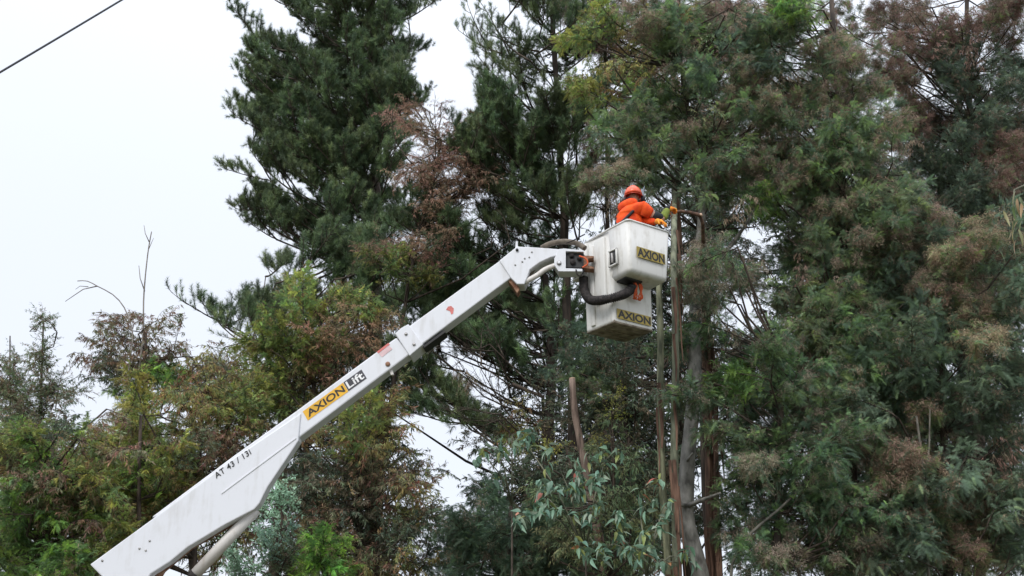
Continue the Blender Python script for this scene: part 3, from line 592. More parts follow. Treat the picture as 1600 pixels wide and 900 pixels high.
stem('dead_sapling', 'upright bare twig sticking out of the reddish gum into the sky', [(224, 520, 18), (225, 470, 18), (228, 430, 18), (232, 385, 18), (236, 362, 18)], .035, .010, M_PALEBARK, cat='twig',
     extra=[([(226, 455, 18), (219, 435, 18), (217, 415, 18)], .006, .011), ([(233, 378, 18), (227, 365, 18), (225, 352, 18)], .005, .010), ([(232, 390, 18), (240, 372, 18)], .004, .008)])
stem('dead_sapling', 'drooping bare twig arching out over the sky from the reddish gum', [(208, 520, 17.8), (196, 480, 17.8), (178, 459, 17.8), (152, 447, 17.8), (138, 438, 17.8), (122, 439, 17.8)], .028, .008, M_PALEBARK, cat='twig',
     extra=[([(152, 447, 17.8), (130, 452, 17.7), (115, 462, 17.6), (102, 471, 17.6)], .005, .012), ([(138, 448, 17.8), (125, 447, 17.7), (118, 452, 17.7)], .004, .008)])

# branch the worker is cutting
rt = empty('cut_branch', P(1100, 345, 12.9)); tag(rt, 'stubby brown branch with a pale sawn end held by the worker', 'branch')
mb = MB(); q = [P(*x) - rt.location for x in ((1050, 332, 12.35), (1064, 330, 12.4), (1078, 332, 12.4), (1090, 335, 12.4), (1096, 339, 12.4))]
tube(mb, q, [.018, .022, .024, .026, .026], (1, 1, 1), 0, 8, .06); link('stub', mb.mesh('stub', [M_REDBARK]), rt)
mb = MB(); q = [P(*x) - rt.location for x in ((1094, 337, 12.4), (1098, 350, 12.5), (1099, 380, 12.9), (1093, 440, 13.85))]
tube(mb, q, [.024, .026, .03, .03], (1, 1, 1), 0, 8, .06); link('stem', mb.mesh('stem', [M_REDBARK]), rt)
mb = MB(); e = P(1095, 336, 12.36) - rt.location; tube(mb, [e, e + Vector((.012, -.01, .006))], [.025, .022], (1, 1, 1), 0, 10); link('sawn_end', mb.mesh('sawn_end', [M_SAWN]), rt)

# ------------------------------------------------------------------ broad leaved young gum, its larger leaves one by one
def broad_leaf(L_, W_, pal):
    L_ *= .8; W_ *= .72; pal = tuple(c * 1.55 for c in pal)
    mb = MB(); n = 5; v = []; f = []
    for i in range(n + 1):
        t = i / n; w = W_ * .5 * math.sin(math.pi * (t ** .7)) * (1 - .25 * t) + .0015; z = -.34 * L_ * t * t
        v += [(L_ * t, -w, z + w * .35), (L_ * t, 0, z), (L_ * t, w, z + w * .35)]
    for i in range(n):
        b = i * 3
        for c in (0, 1): f += [(b + c, b + 3 + c, b + 4 + c), (b + c, b + 4 + c, b + 1 + c)]
    mb.add(np.array(v), f, pal, 0); me = mb.mesh('leaf', [M_BROAD]); me.polygons.foreach_set('use_smooth', [True] * len(me.polygons)); return me
BL = [broad_leaf(L_, W_, c) for L_, W_, c in ((.17, .085, (.12, .20, .14)), (.15, .075, (.09, .17, .12)), (.19, .07, (.14, .23, .16)), (.16, .065, (.16, .19, .06)), (.14, .07, (.10, .15, .10)), (.18, .06, (.19, .24, .18)))]
BR = [broad_leaf(.2, .10, (.42, .20, .14)), broad_leaf(.17, .08, (.30, .12, .07))]
def broad_plant(name, label, base, sprays, n_each, pale=False, cat='young tree'):
    w0 = P(*base); root = empty(name, (w0.x, w0.y, 0)); tag(root, label, cat)
    mb = MB(); tube(mb, [(0, 0, -.05), (0, .02, w0.z * .5), w0 - root.location], [.026, .02, .012], (1, 1, 1), 0, 6); link('trunk', mb.mesh('trunk', [M_TWIG]), root)
    for (px, py, d, rx, ry, k) in sprays:
        c = P(px, py, d); mb = MB(); a = w0; pts = [a - root.location, (a.lerp(c, .5) + Vector((0, 0, .12))) - root.location, c - root.location]
        tube(mb, pts, [.012, .009, .004], (1, 1, 1), 0, 5); link('twig', mb.mesh('twig', [M_GREENBARK]), root)
        hubs = [P(px + random.gauss(0, rx * .6), py + random.gauss(0, ry * .6), d + random.gauss(0, .12)) for _ in range(max(3, int(k / 2.8)))]
        for h_ in hubs:
            mb = MB(); tube(mb, [c - root.location, c.lerp(h_, .5) + Vector((0, 0, .02)) - root.location, h_ - root.location], [.004, .003, .002], (1, 1, 1), 0, 4); link('twig', mb.mesh('twig', [M_GREENBARK]), root)
        for _ in range(int(k * 2.6)):
            pp = random.choice(hubs) + Vector((random.gauss(0, .03), random.gauss(0, .03), random.gauss(0, .035)))
            red = random.random() < .02
            o = bpy.data.objects.new('leaf', random.choice(BR if red else BL)); COL.objects.link(o); o.parent = root
            o.location = pp - root.location; o.rotation_euler = (random.gauss(0, .6), random.uniform(-.3, 1.3), random.uniform(-3.14, 3.14)); s = random.uniform(.75, 1.25); o.scale = (s, s, s)
            o.color = (1, 1, 1, 1)
broad_plant('young_gum', 'young gum with broad blue green leaves in front of the lopped trunk', (915, 860, 13.2),
    [(905, 760, 12.6, 36, 22, 34), (850, 775, 12.6, 34, 24, 26), (870, 720, 12.8, 30, 18, 12), (820, 690, 13.2, 34, 22, 16), (840, 800, 12.6, 30, 16, 10), (930, 800, 12.8, 40, 20, 18), (945, 720, 13, 30, 30, 12), (930, 850, 12.7, 36, 24, 14)], 20)
broad_plant('young_gum', 'young gum with broad leaves beside the foot of the thin pale green trunk', (1010, 900, 13),
    [(1000, 858, 12.6, 30, 16, 18), (1030, 830, 12.8, 20, 26, 14), (1040, 790, 13, 14, 22, 10), (1000, 800, 13, 30, 26, 14), (960, 850, 13, 30, 26, 12), (1085, 870, 12.9, 16, 20, 8), (1060, 880, 13, 24, 18, 8)], 20)
broad_plant('young_gum', 'sparse gum with long silvery drooping leaves next to the dark pine boughs', (800, 790, 14.2),
    [(757, 712, 13.8, 22, 14, 12), (775, 700, 13.8, 16, 10, 8), (800, 680, 14, 22, 12, 8), (780, 740, 14, 22, 12, 6)], 20)
# long leaves hanging into the picture from a near branch
rt = empty('gum_branch', P(1600, 300, 8)); tag(rt, 'near gum branch with long yellowish leaves hanging at the picture edge', 'branch')
mb = MB(); tube(mb, [Vector((1.5, .2, .4)), Vector((.2, 0, .15)), Vector((-.08, 0, .02)), P(1582, 345, 8) - rt.location], [.02, .012, .008, .004], (1, 1, 1), 0, 6); link('twig', mb.mesh('twig', [M_GREENBARK]), rt)
gl = [broad_leaf(.20, .034, (.17, .17, .075)), broad_leaf(.17, .03, (.09, .12, .05)), broad_leaf(.19, .036, (.24, .18, .09))]
for i in range(26):
    pp = P(1592 + random.gauss(0, 12), random.choice((300, 320, 345, 372)) + random.gauss(0, 12), 8 + random.gauss(0, .1))
    o = bpy.data.objects.new('leaf', random.choice(gl)); COL.objects.link(o); o.parent = rt; o.location = pp - rt.location
    o.rotation_euler = (random.gauss(0, .5), random.uniform(.7, 1.5), random.uniform(-3.14, 3.14)); o.color = (1, 1, 1, 1)

# ------------------------------------------------------------------ overhead cable
a, b = P(0, 113, 9.5), P(190, 0, 10.5); u = b - a
mb = MB(); pts = []
for i in range(41):
    t = -5 + 11 * i / 40; pts.append(a + u * t + Vector((0, 0, .010 * ((t - .5) ** 2 - .25))))
tube(mb, pts, .0125, (1, 1, 1), 0, 8); o = link('overhead_cable', mb.mesh('overhead_cable', [plain('black_cable', (.03, .03, .035), .5)]))
tag(o, 'single black overhead cable crossing the pale sky', 'cable')

# ------------------------------------------------------------------ the lift
def paint_mat(name, base, dirt, amount=.5, scale=3.0):
    m, n, b = mat(name); t = n.nodes.new('ShaderNodeTexCoord'); k = n.links.new
    z = n.nodes.new('ShaderNodeTexNoise'); z.inputs['Scale'].default_value = scale; z.inputs['Detail'].default_value = 9; z.inputs['Roughness'].default_value = .65
    mp = n.nodes.new('ShaderNodeMapping'); mp.inputs['Scale'].default_value = (5, 5, .9); z2 = n.nodes.new('ShaderNodeTexNoise'); z2.inputs['Scale'].default_value = scale; z2.inputs['Detail'].default_value = 4
    k(t.outputs['Object'], z.inputs['Vector']); k(t.outputs['Object'], mp.inputs[0]); k(mp.outputs[0], z2.inputs['Vector'])
    mu = n.nodes.new('ShaderNodeMath'); mu.operation = 'MULTIPLY'; k(z.outputs['Fac'], mu.inputs[0]); k(z2.outputs['Fac'], mu.inputs[1])
    r = n.nodes.new('ShaderNodeMapRange'); r.inputs['From Min'].default_value = .25; r.inputs['From Max'].default_value = .48; r.inputs['To Max'].default_value = amount
    k(mu.outputs[0], r.inputs['Value']); mx = n.nodes.new('ShaderNodeMixRGB'); mx.inputs[1].default_value = (*base, 1); mx.inputs[2].default_value = (*dirt, 1)
    k(r.outputs['Result'], mx.inputs[0]); k(mx.outputs[0], b.inputs['Base Color']); b.inputs['Roughness'].default_value = .42; b.inputs['Specular IOR Level'].default_value = .4
    bp = n.nodes.new('ShaderNodeBump'); bp.inputs['Strength'].default_value = .06; bp.inputs['Distance'].default_value = .02; k(z.outputs['Fac'], bp.inputs['Height']); k(bp.outputs[0], b.inputs['Normal']); return m
M_WHITE = paint_mat('white_paint', (.68, .69, .725), (.40, .38, .34), .38)
M_TUB = paint_mat('white_fibreglass', (.66, .65, .62), (.36, .33, .27), .75, 4)
M_FLOORB = noise_mat('dirty_base_plate', (.12, .095, .07), (.30, .26, .21), 9, .8, .2)
M_BLACK = plain('black_paint', (.018, .018, .018), .5)
M_YEL = plain('yellow_sticker', (.72, .40, .03), .5)
M_OLIVE = plain('old_yellow_sticker', (.33, .25, .06), .6)
M_DARKSTK = plain('dark_sticker', (.05, .05, .06), .5)
M_WHSTK = plain('white_sticker', (.80, .80, .80), .5)
M_REDSTK = plain('red_sticker', (.60, .17, .15), .5); M_PINKSTK = plain('faded_red_sticker', (.68, .48, .49), .5)
M_RUBBER = noise_mat('hose_rubber', (.010, .009, .009), (.045, .038, .036), 30, .8, .5)
M_HOSE = noise_mat('dusty_hose', (.09, .075, .06), (.2, .165, .13), 14, .8, .3)
M_STEEL = noise_mat('bare_steel', (.25, .24, .23), (.45, .43, .41), 12, .45, .1, metallic=.6)
M_RUST = noise_mat('rusty_steel', (.16, .07, .04), (.34, .20, .13), 12, .8, .3)
M_CYL = paint_mat('dusty_white_paint', (.66, .63, .60), (.40, .33, .27), .6, 5)
M_ORCORD = plain('orange_webbing', (.62, .11, .035), .7)

lift = empty('boom_lift', (P(190, 915, 12.3).x, 12.5, 0)); tag(lift, 'white articulated lift arm carrying the basket, black on yellow lettering on its side', 'boom lift')
BA = P(150, 890, 12.4); BT = P(880, 405, 11.95)
hd = Vector((BT.x - BA.x, BT.y - BA.y, 0)).normalized(); up = Vector((0, 0, 1)); bn = Vector((hd.y, -hd.x, 0))   # bn points to the camera side
def onplane(px, py, off=0.0):
    o = Vector((0, 0, CAMZ)); r = ray(px, py); p0 = BA + bn * off
    return o + r * ((p0 - o).dot(bn) / r.dot(bn))
def bm_obj(name, bm, m, parent, bevel=0.0, smooth=False, solid=0.0, seg=2):
    me = bpy.data.meshes.new(name)
    bmesh.ops.recalc_face_normals(bm, faces=bm.faces); bm.to_mesh(me); bm.free()
    o = link(name, me, parent, [m], world=True)
    if bevel:
        md = o.modifiers.new('bevel', 'BEVEL'); md.width = bevel; md.segments = seg; md.limit_method = 'ANGLE'; md.angle_limit = R(35)
    if solid: md = o.modifiers.new('thick', 'SOLIDIFY'); md.thickness = solid; md.offset = 0
    if smooth: me.polygons.foreach_set('use_smooth', [True] * len(me.polygons))
    return o
def slab(name, pix, thick, m, front=0.0, bevel=.012, parent=None):
    """plate whose near face has the outline pix, lying in the arm's plane, `thick` metres deep"""
    pts = [onplane(x, y, front) for x, y in pix]; bm = bmesh.new()
    f = [bm.verts.new(p) for p in pts]; b = [bm.verts.new(p - bn * thick) for p in pts]; n = len(f)
    bm.faces.new(f); bm.faces.new(b[::-1])
    for i in range(n): bm.faces.new((f[i], b[i], b[(i + 1) % n], f[(i + 1) % n]))
    return bm_obj(name, bm, m, parent or lift, bevel)
def wtube(name, pts, rad, m, parent, seg=12, rings=0):
    mb = MB(); P_ = [Vector(p) for p in pts]
    # smooth by Catmull-Rom
    res = []; n = len(P_)
    if n > 2:
        for i in range(n - 1):
            p0, p1, p2, p3 = P_[max(i - 1, 0)], P_[i], P_[i + 1], P_[min(i + 2, n - 1)]
            for j in range(8):
                t = j / 8; res.append(.5 * ((2 * p1) + (p2 - p0) * t + (2 * p0 - 5 * p1 + 4 * p2 - p3) * t * t + (3 * p1 - p0 - 3 * p2 + p3) * t ** 3))
        res.append(P_[-1])
    else: res = P_
    if rings:
        L_ = sum((res[i + 1] - res[i]).length for i in range(len(res) - 1)); k = int(L_ / rings); out_ = []; rr = []
        for i in range(k * 2):
            t = i / (k * 2 - 1) * (len(res) - 1); a_ = min(int(t), len(res) - 2); out_.append(res[a_].lerp(res[a_ + 1], t - a_)); rr.append(rad * (1.0 if i % 2 else .78))
        res, r_ = out_, rr
    else: r_ = [rad] * len(res)
    tube(mb, res, r_, (1, 1, 1), 0, seg); me = mb.mesh(name, []); me.polygons.foreach_set('use_smooth', [True] * len(me.polygons))
    return link(name, me, parent, [m], world=True)
def disc(name, c, n, r, h, m, parent, seg=20):
    n = n.normalized(); return wtube(name, [c, c + n * h], r, m, parent, seg)

TH = .27
boom = slab('outer_boom', [(236, 808), (366, 711), (461, 643), (619, 527), (641, 553), (467, 684), (440, 700), (300, 805)], TH - .06, M_WHITE, 0, .018)
slab('gusset', [(140, 882), (236, 812), (366, 715), (470, 645), (466, 689), (447, 718), (418, 761), (405, 787), (397, 796), (351, 820), (293, 855), (265, 878), (235, 897), (215, 930), (190, 945), (170, 912)], .15, M_WHITE, .022, .014)
slab('boom_collar', [(617, 521), (627, 512), (638, 506), (661, 538), (640, 556)], TH + .04, M_WHITE, .02, .01)
slab('inner_boom', [(630, 516), (803, 391), (806, 404), (800, 433), (655, 541)], TH - .04, M_WHITE, -.02, .014)
slab('wear_strip', [(660, 541), (694, 516), (696, 519), (662, 544)], TH - .06, M_BLACK, -.04, .002)
slab('boom_head', [(780, 407), (805, 387), (807, 384), (812, 385), (833, 386), (873, 389), (874, 398), (860, 402), (843, 410), (828, 421), (823, 435), (819, 444), (808, 444), (798, 434)], TH - .02, M_WHITE, .0, .01)
slab('latch_pin', [(805, 388), (806, 377), (809, 377), (809, 388)], .03, M_WHITE, -.02, .003)
disc('pivot_pin', onplane(808, 391, 0), bn, .018, .02, M_BLACK, lift)
slab('lower_bracket', [(797, 434), (808, 443), (812, 452), (808, 458), (800, 446), (792, 437)], TH - .1, M_RUST, -.05, .005)
wtube('levelling_rod', [onplane(819, 441, -.05), onplane(838, 431, -.05), onplane(852, 421, -.05), onplane(870, 414, -.05)], .034, M_CYL, lift)
wtube('return_hose', [onplane(826, 432, -.14), onplane(838, 415, -.14), onplane(856, 405, -.14), onplane(872, 404, -.14)], .03, M_HOSE, lift)
slab('knuckle_plate', [(866, 404), (870, 396), (872, 389), (884, 388), (884, 424), (873, 424), (866, 414)], .20, M_WHITE, .015, .006)
kn = slab('knuckle_frame', [(880, 388), (912, 391), (912, 393.5), (884, 392.5), (884, 419), (910, 420), (910, 424), (880, 424)], .20, M_WHITE, .02, .003)
slab('knuckle_dark_fill', [(883, 393), (911, 395), (915, 400), (915, 416), (907, 419), (883, 418)], .15, M_BLACK, -.03, .01)  # black slab filling the dark interior of the knuckle frame
for px, py, r_ in ((893, 400, .03), (895, 410, .035), (905, 404, .028)): disc('hydraulic_fitting', onplane(px, py, -.03), bn, r_, .03, M_RUBBER, lift)
disc('pin_washer', onplane(873.5, 411, .015), bn, .030, .012, M_STEEL, lift); disc('pin_head', onplane(873.5, 411, .027), bn, .018, .014, M_WHITE, lift)
slab('slew_bracket', [(912, 399), (928, 400), (928, 403), (919, 404), (919, 415), (928, 417), (928, 420), (912, 419)], .14, M_RUST, .0, .003)
wtube('feed_hose', [onplane(846, 388, -.06), onplane(860, 381, -.06), onplane(880, 377.5, -.06), onplane(900, 380, -.05), onplane(914, 388, 0)], .036, M_HOSE, lift)
wtube('control_cable', [onplane(885, 380, 0), onplane(897, 375, .02), onplane(906, 370, .02), onplane(914, 366, .02)], .008, M_RUBBER, lift)
wtube('control_cable', [onplane(905, 400, .04), onplane(915, 404, .05), onplane(918, 412, .04), onplane(910, 418, .04)], .010, M_ORCORD, lift)
wtube('control_cable', [onplane(900, 421, .03), onplane(902, 429, .03), onplane(908, 430, .03), onplane(913, 422, .04)], .009, M_RUBBER, lift)
# bolts
for px, py in ((634.5, 522), (647, 538)): disc('bolt', onplane(px, py, .02), bn, .020, .012, M_STEEL, lift, 8)
for px, py in ((820, 404), (827, 402), (816, 409), (805, 414), (831, 394)): disc('bolt', onplane(px, py, 0), bn, .011, .008, M_STEEL, lift, 8)
for px, py in ((160, 876), (218, 857), (234, 845), (228, 860)): disc('bolt', onplane(px, py, .022), bn, .013, .008, M_STEEL, lift, 8)
slab('weld_ridge', [(345, 770), (462, 683), (463, 685), (346, 772)], .012, M_WHITE, .03, .003)
disc('bolt', onplane(606, 569, 0), bn, .030, .012, M_RUST, lift, 14); slab('lifting_tab', [(606, 576), (612, 574), (615, 585), (611, 586)], .05, M_CYL, -.04, .003)
# lifting cylinder and the lower arm that carries the boom (below the picture)
cA, cB = onplane(404, 792, -.12), onplane(306, 896, -.12)
wtube('lift_cylinder', [cA.lerp(cB, .04), cB], .070, M_CYL, lift, 20); disc('cylinder_gland', cB, (cB - cA), .078, .06, M_RUBBER, lift)
cd = (cB - cA).normalized(); wtube('cylinder_rod', [cB, cB + cd * .35], .05, M_STEEL, lift)
foot = onplane(205, 925, -.15)
bmT = bmesh.new(); bmesh.ops.create_cube(bmT, size=1.0, matrix=Matrix.Translation((foot.x + .3, foot.y + .02, 1.85)) @ Matrix.Diagonal((.9, .34, 1.35, 1))); bm_obj('turret', bmT, M_WHITE, lift, .04)
disc('slew_ring', Vector((foot.x + .3, foot.y, 1.05)), up, .42, .14, M_STEEL, lift, 28)
bmT = bmesh.new(); bmesh.ops.create_cube(bmT, size=1.0, matrix=Matrix.Translation((foot.x - .6, foot.y, .95)) @ Matrix.Diagonal((4.2, 2.0, .16, 1))); bm_obj('deck', bmT, M_FLOORB, lift, .02)
for wx in (-2.0, 1.0):
    for wy in (-.85, .85):
        w_ = empty('wheel', (0, 0, 0)); bpy.data.objects.remove(w_)
        disc('tyre', Vector((foot.x + wx, foot.y + wy - .12, .42)), Vector((0, 1, 0)), .42, .24, M_RUBBER, lift, 28)
bmT = bmesh.new(); bmesh.ops.create_cube(bmT, size=1.0, matrix=Matrix.Translation((foot.x - .6, foot.y, .62)) @ Matrix.Diagonal((4.2, .9, .50, 1))); bm_obj('chassis', bmT, M_BLACK, lift, .03)
slab('underside_arm', [(240, 897), (290, 858), (352, 822), (395, 800), (389, 805), (298, 858), (256, 893), (230, 935), (205, 935)], .06, M_RUST, -.14, .006)

# lettering --------------------------------------------------------
def text_mesh(s, bold=.012, shear=0.0, spacing=1.0):
    cu = bpy.data.curves.new('text', 'FONT'); cu.body = s; cu.offset = bold; cu.shear = shear; cu.space_character = spacing; cu.resolution_u = 4
    ob = bpy.data.objects.new('text', cu); COL.objects.link(ob); bpy.context.view_layer.update()
    me = bpy.data.meshes.new_from_object(ob, depsgraph=bpy.context.evaluated_depsgraph_get()); bpy.data.objects.remove(ob)
    v = np.array([x.co[:] for x in me.vertices]); f = [tuple(p.vertices) for p in me.polygons]
    v[:, 0] -= v[:, 0].min(); v[:, 1] -= v[:, 1].min(); v[:, 0] /= v[:, 0].max(); v[:, 1] /= v[:, 1].max(); return v, f
def letters(name, s, o, ex, ey, n, m, parent, **kw):
    """text filling the parallelogram o, o+ex, o+ey, 1.5 mm thick along n"""
    v, f = text_mesh(s, **kw); bm = bmesh.new()
    vv = [bm.verts.new(o + ex * float(a[0]) + ey * float(a[1])) for a in v]
    for q in f:
        try: bm.faces.new([vv[i] for i in q])
        except ValueError: pass
    r = bmesh.ops.extrude_face_region(bm, geom=bm.faces[:]); bmesh.ops.translate(bm, verts=[x for x in r['geom'] if isinstance(x, bmesh.types.BMVert)], vec=n * .002)
    return bm_obj(name, bm, m, parent)
def quad(name, o, ex, ey, n, m, parent, t=.002):
    bm = bmesh.new(); c = [o, o + ex, o + ex + ey, o + ey]; a_ = [bm.verts.new(p) for p in c]; b_ = [bm.verts.new(p + n * t) for p in c]
    bm.faces.new(a_[::-1]); bm.faces.new(b_)
    for i in range(4): bm.faces.new((a_[i], a_[(i + 1) % 4], b_[(i + 1) % 4], b_[i]))
    return bm_obj(name, bm, m, parent)
def boomtext(px0, py0, px1, py1, px2, py2, off):
    o = onplane(px0, py0, off); return o, onplane(px1, py1, off) - o, onplane(px2, py2, off) - o
o, ex, ey = boomtext(481, 657, 573, 591, 473, 643, .002)
dec = empty('maker_sticker', (0, 0, 0)); dec.parent = lift; dec.matrix_basis = lift.matrix_basis.inverted(); 
quad('yellow_field', o, ex * .685, ey, bn, M_YEL, dec); quad('dark_field', o + ex * .69, ex * .31, ey, bn, M_DARKSTK, dec)
letters('lettering', 'AXION', o + ex * .035 + ey * .17 + bn * .003, ex * .62, ey * .68, bn, M_BLACK, dec, bold=.02)
letters('lettering', 'Lift', o + ex * .71 + ey * .14 + bn * .003, ex * .27, ey * .76, bn, M_WHSTK, dec, bold=.02)
o, ex, ey = boomtext(338, 748, 393, 709, 334, 740, .026)
letters('model_lettering', 'AT 43 / 13i', o, ex, ey, bn, M_BLACK, lift, bold=.012, spacing=1.1)
o, ex, ey = boomtext(594, 555, 612, 541, 589, 550, .002); quad('warning_sticker', o + ey * .55, ex, ey * .5, bn, M_REDSTK, lift); quad('warning_sticker', o - ey * .6, ex * .9, ey * 1.0, bn, M_PINKSTK, lift)
# red emblem on the inner boom
bm = bmesh.new(); pts = [(697, 484), (700, 479), (705, 478), (709, 482), (708, 490), (705, 491), (703, 486)]; vv = [bm.verts.new(onplane(x, y, -.017)) for x, y in pts]; bm.faces.new(vv); bm_obj('red_emblem', bm, M_REDSTK, lift, solid=.002)

# basket ------------------------------------------------------------
N0 = P(960, 502, 11.8); VA = R(35); v_ = Vector((math.cos(VA), math.sin(VA), 0)); u_ = Vector((-math.sin(VA), math.cos(VA), 0))
BW, LU, LO, HT, ZO = .64, .55, .36, 1.22, .56
def bp(u, v, z): return N0 + u_ * u + v_ * v + Vector((0, 0, z))
basket = empty('basket', (0, 0, 0)); basket.parent = lift; basket.matrix_basis = lift.matrix_basis.inverted()
def prism(name, prof, v0, v1, m, bevel=.04, open_top=False, seg=4, solid=0.0, taper=0.0):
    """profile in (u, z), extruded along v"""
    bm = bmesh.new(); A = [bm.verts.new(bp(u, v0, z)) for u, z in prof]; B = [bm.verts.new(bp(u, v1, z)) for u, z in prof]; n = len(prof)
    bm.faces.new(A); bm.faces.new(B[::-1])
    for i in range(n):
        if open_top and prof[i][1] >= HT - .001 and prof[(i + 1) % n][1] >= HT - .001: continue
        bm.faces.new((A[i], A[(i + 1) % n], B[(i + 1) % n], B[i]))
    o = bm_obj(name, bm, m, basket, bevel, solid=solid, seg=seg); o.data.polygons.foreach_set('use_smooth', [True] * len(o.data.polygons))
    return o
tub = prism('tub', [(.012, .0), (LU - .012, .0), (LU, .6), (LU, HT), (-.05, HT), (-.05, ZO + .10), (0, ZO + .02)], 0, BW, M_TUB, .03, True, solid=.012)
# overhanging front shell
ov = bmesh.new(); 
def shell(name, z0, z1, u0, u1, v0, v1, m, drop=.03):
    bm = bmesh.new(); lo_ = [bm.verts.new(bp(u, v, z)) for u, v, z in ((u0 + .05, v0 + .035, z0 + .0), (u1, v0 + .035, z0 - drop), (u1, v1 - .035, z0 - drop), (u0 + .05, v1 - .035, z0 + .0))]
    hi_ = [bm.verts.new(bp(u, v, z)) for u, v, z in ((u0, v0, z1), (u1, v0, z1), (u1, v1, z1), (u0, v1, z1))]
    bm.faces.new(lo_)
    for i in (0, 2, 3): bm.faces.new((lo_[i], lo_[(i + 1) % 4], hi_[(i + 1) % 4], hi_[i]))
    o = bm_obj(name, bm, m, basket, .055, solid=.010, seg=5); o.data.polygons.foreach_set('use_smooth', [True] * len(o.data.polygons)); return o
shell('front_shell', ZO, HT + .005, -LO, .01, -.03, BW + .03, M_TUB, .02)
# rim lip
def rimtube(name, pts, r, m):
    mb = MB(); n = len(pts); tube(mb, [Vector(p) for p in pts], r, (1, 1, 1), 0, 10); me = mb.mesh(name, []); me.polygons.foreach_set('use_smooth', [True] * len(me.polygons)); return link(name, me, basket, [m], world=True)
z = HT + .002; lp = [(-LO, .0, z), (-LO, BW, z), (-LO + .02, BW + .03, z), (0, BW + .03, z), (LU - .03, BW, z), (LU, BW - .04, z), (LU, .04, z), (LU - .03, 0, z), (0.0, -.03, z), (-LO + .02, -.03, z), (-LO, -.0, z), (-LO, .02, z)]
rimtube('rim', [bp(*q) for q in lp], .014, M_TUB)
# base plate and ribs below the pod
prism('base_plate', [(.01, -.010), (LU - .01, -.010), (LU - .01, .03), (.01, .03)], .005, BW - .005, M_FLOORB, .004, seg=1)
for k in range(3): prism('base_rib', [(.12 + k * .14, -.024), (.15 + k * .14, -.024), (.15 + k * .14, -.008), (.12 + k * .14, -.008)], .08, BW - .08, M_FLOORB, .003, seg=1)
prism('underside_dark_block', [(-.17, ZO - .035), (.0, ZO - .045), (.0, ZO - .01), (-.17, ZO - .005)], .06, .34, M_BLACK, .006, seg=1)  # solid black block, shade of an opening put in as colour
# mounting column on the side toward the arm
prism('mounting_rib', [(.10, .30), (.30, .30), (.30, HT - .06), (.10, HT - .06)], -.045, .01, M_TUB, .018, seg=3)
prism('side_rib', [(.34, .04), (.42, .04), (.42, HT - .1), (.34, HT - .1)], -.03, .01, M_TUB, .012, seg=2)
prism('mount_flange', [(.44, .52), (.60, .52), (.60, HT - .08), (.44, HT - .02)], -.06, .10, M_TUB, .03, seg=3)
prism('mount_block', [(.50, .72), (.68, .72), (.68, .92), (.50, .92)], -.10, .04, M_CYL, .012, seg=2)
for a_, b_ in ((.55, .75), (.55, .88), (.62, .75), (.62, .88)): disc('bolt', bp(a_, -.10, b_), -v_, .014, .012, M_STEEL, basket, 8)
# recessed hand hold on the side of the overhang
prism('hand_hold', [(-.12, .72), (.0, .72), (.0, .90), (-.12, .90)], -.035, -.025, M_BLACK, .003, seg=1)
for q in ([(-.14, .70), (.02, .70), (.02, .72), (-.14, .72)], [(-.14, .90), (.02, .90), (.02, .92), (-.14, .92)], [(-.14, .70), (-.12, .70), (-.12, .92), (-.14, .92)], [(.0, .70), (.02, .70), (.02, .92), (.0, .92)]):
    prism('hold_frame', q, -.05, -.025, M_TUB, .004, seg=1)
prism('hold_lever', [(-.075, .74), (-.045, .74), (-.04, .87), (-.07, .87)], -.06, -.03, M_STEEL, .004, seg=1)
# stickers on the front
nF = -u_
def facetext(u, vA, vB, zA, zB, patch):
    o = bp(u, vA, zA) + nF * .012; quad('sticker', o, v_ * (vB - vA), Vector((0, 0, zB - zA)), nF, M_OLIVE, basket, .0015)
    letters('lettering', 'AXION', o + nF * .002 + v_ * .012 + Vector((0, 0, .012)), v_ * (vB - vA - .024), Vector((0, 0, zB - zA - .024)), nF, M_BLACK, basket, bold=.03)
facetext(-LO + .022, .10, .57, .76, .90, True)
facetext(.004, .04, .60, .05, .175, True)
# black convoluted sleeve and orange straps
wtube('hose_sleeve', [bp(.46, -.09, .70), bp(.41, -.12, .50), bp(.27, -.14, .33), bp(.02, -.13, .26), bp(-.11, .05, .32), bp(-.07, .24, .45)], .060, M_RUBBER, basket, 18, rings=.026)
disc('sleeve_mouth', bp(-.075, .23, .445), Vector((.3, .1, .5)), .062, .05, M_BLACK, basket)
for k in range(8):
    a0 = random.uniform(.24, .36); wtube('strap', [bp(-.10, a0, .57), bp(-.12 + random.uniform(-.02, .02), a0 + random.uniform(-.03, .04), .47), bp(-.10, a0 + random.uniform(-.05, .06), .36), bp(-.06, a0 + random.uniform(-.02, .05), .33)], .009, M_ORCORD, basket, 6)
# step inside and floor grating are hidden by the walls but carry the worker
prism('inner_floor', [(.05, .03), (LU - .05, .03), (LU - .05, .05), (.05, .05)], .05, BW - .05, M_FLOORB, .004, seg=1)
prism('inner_step', [(.04, .05), (.46, .05), (.46, .205), (.04, .205)], .10, BW - .08, M_FLOORB, .01, seg=1)

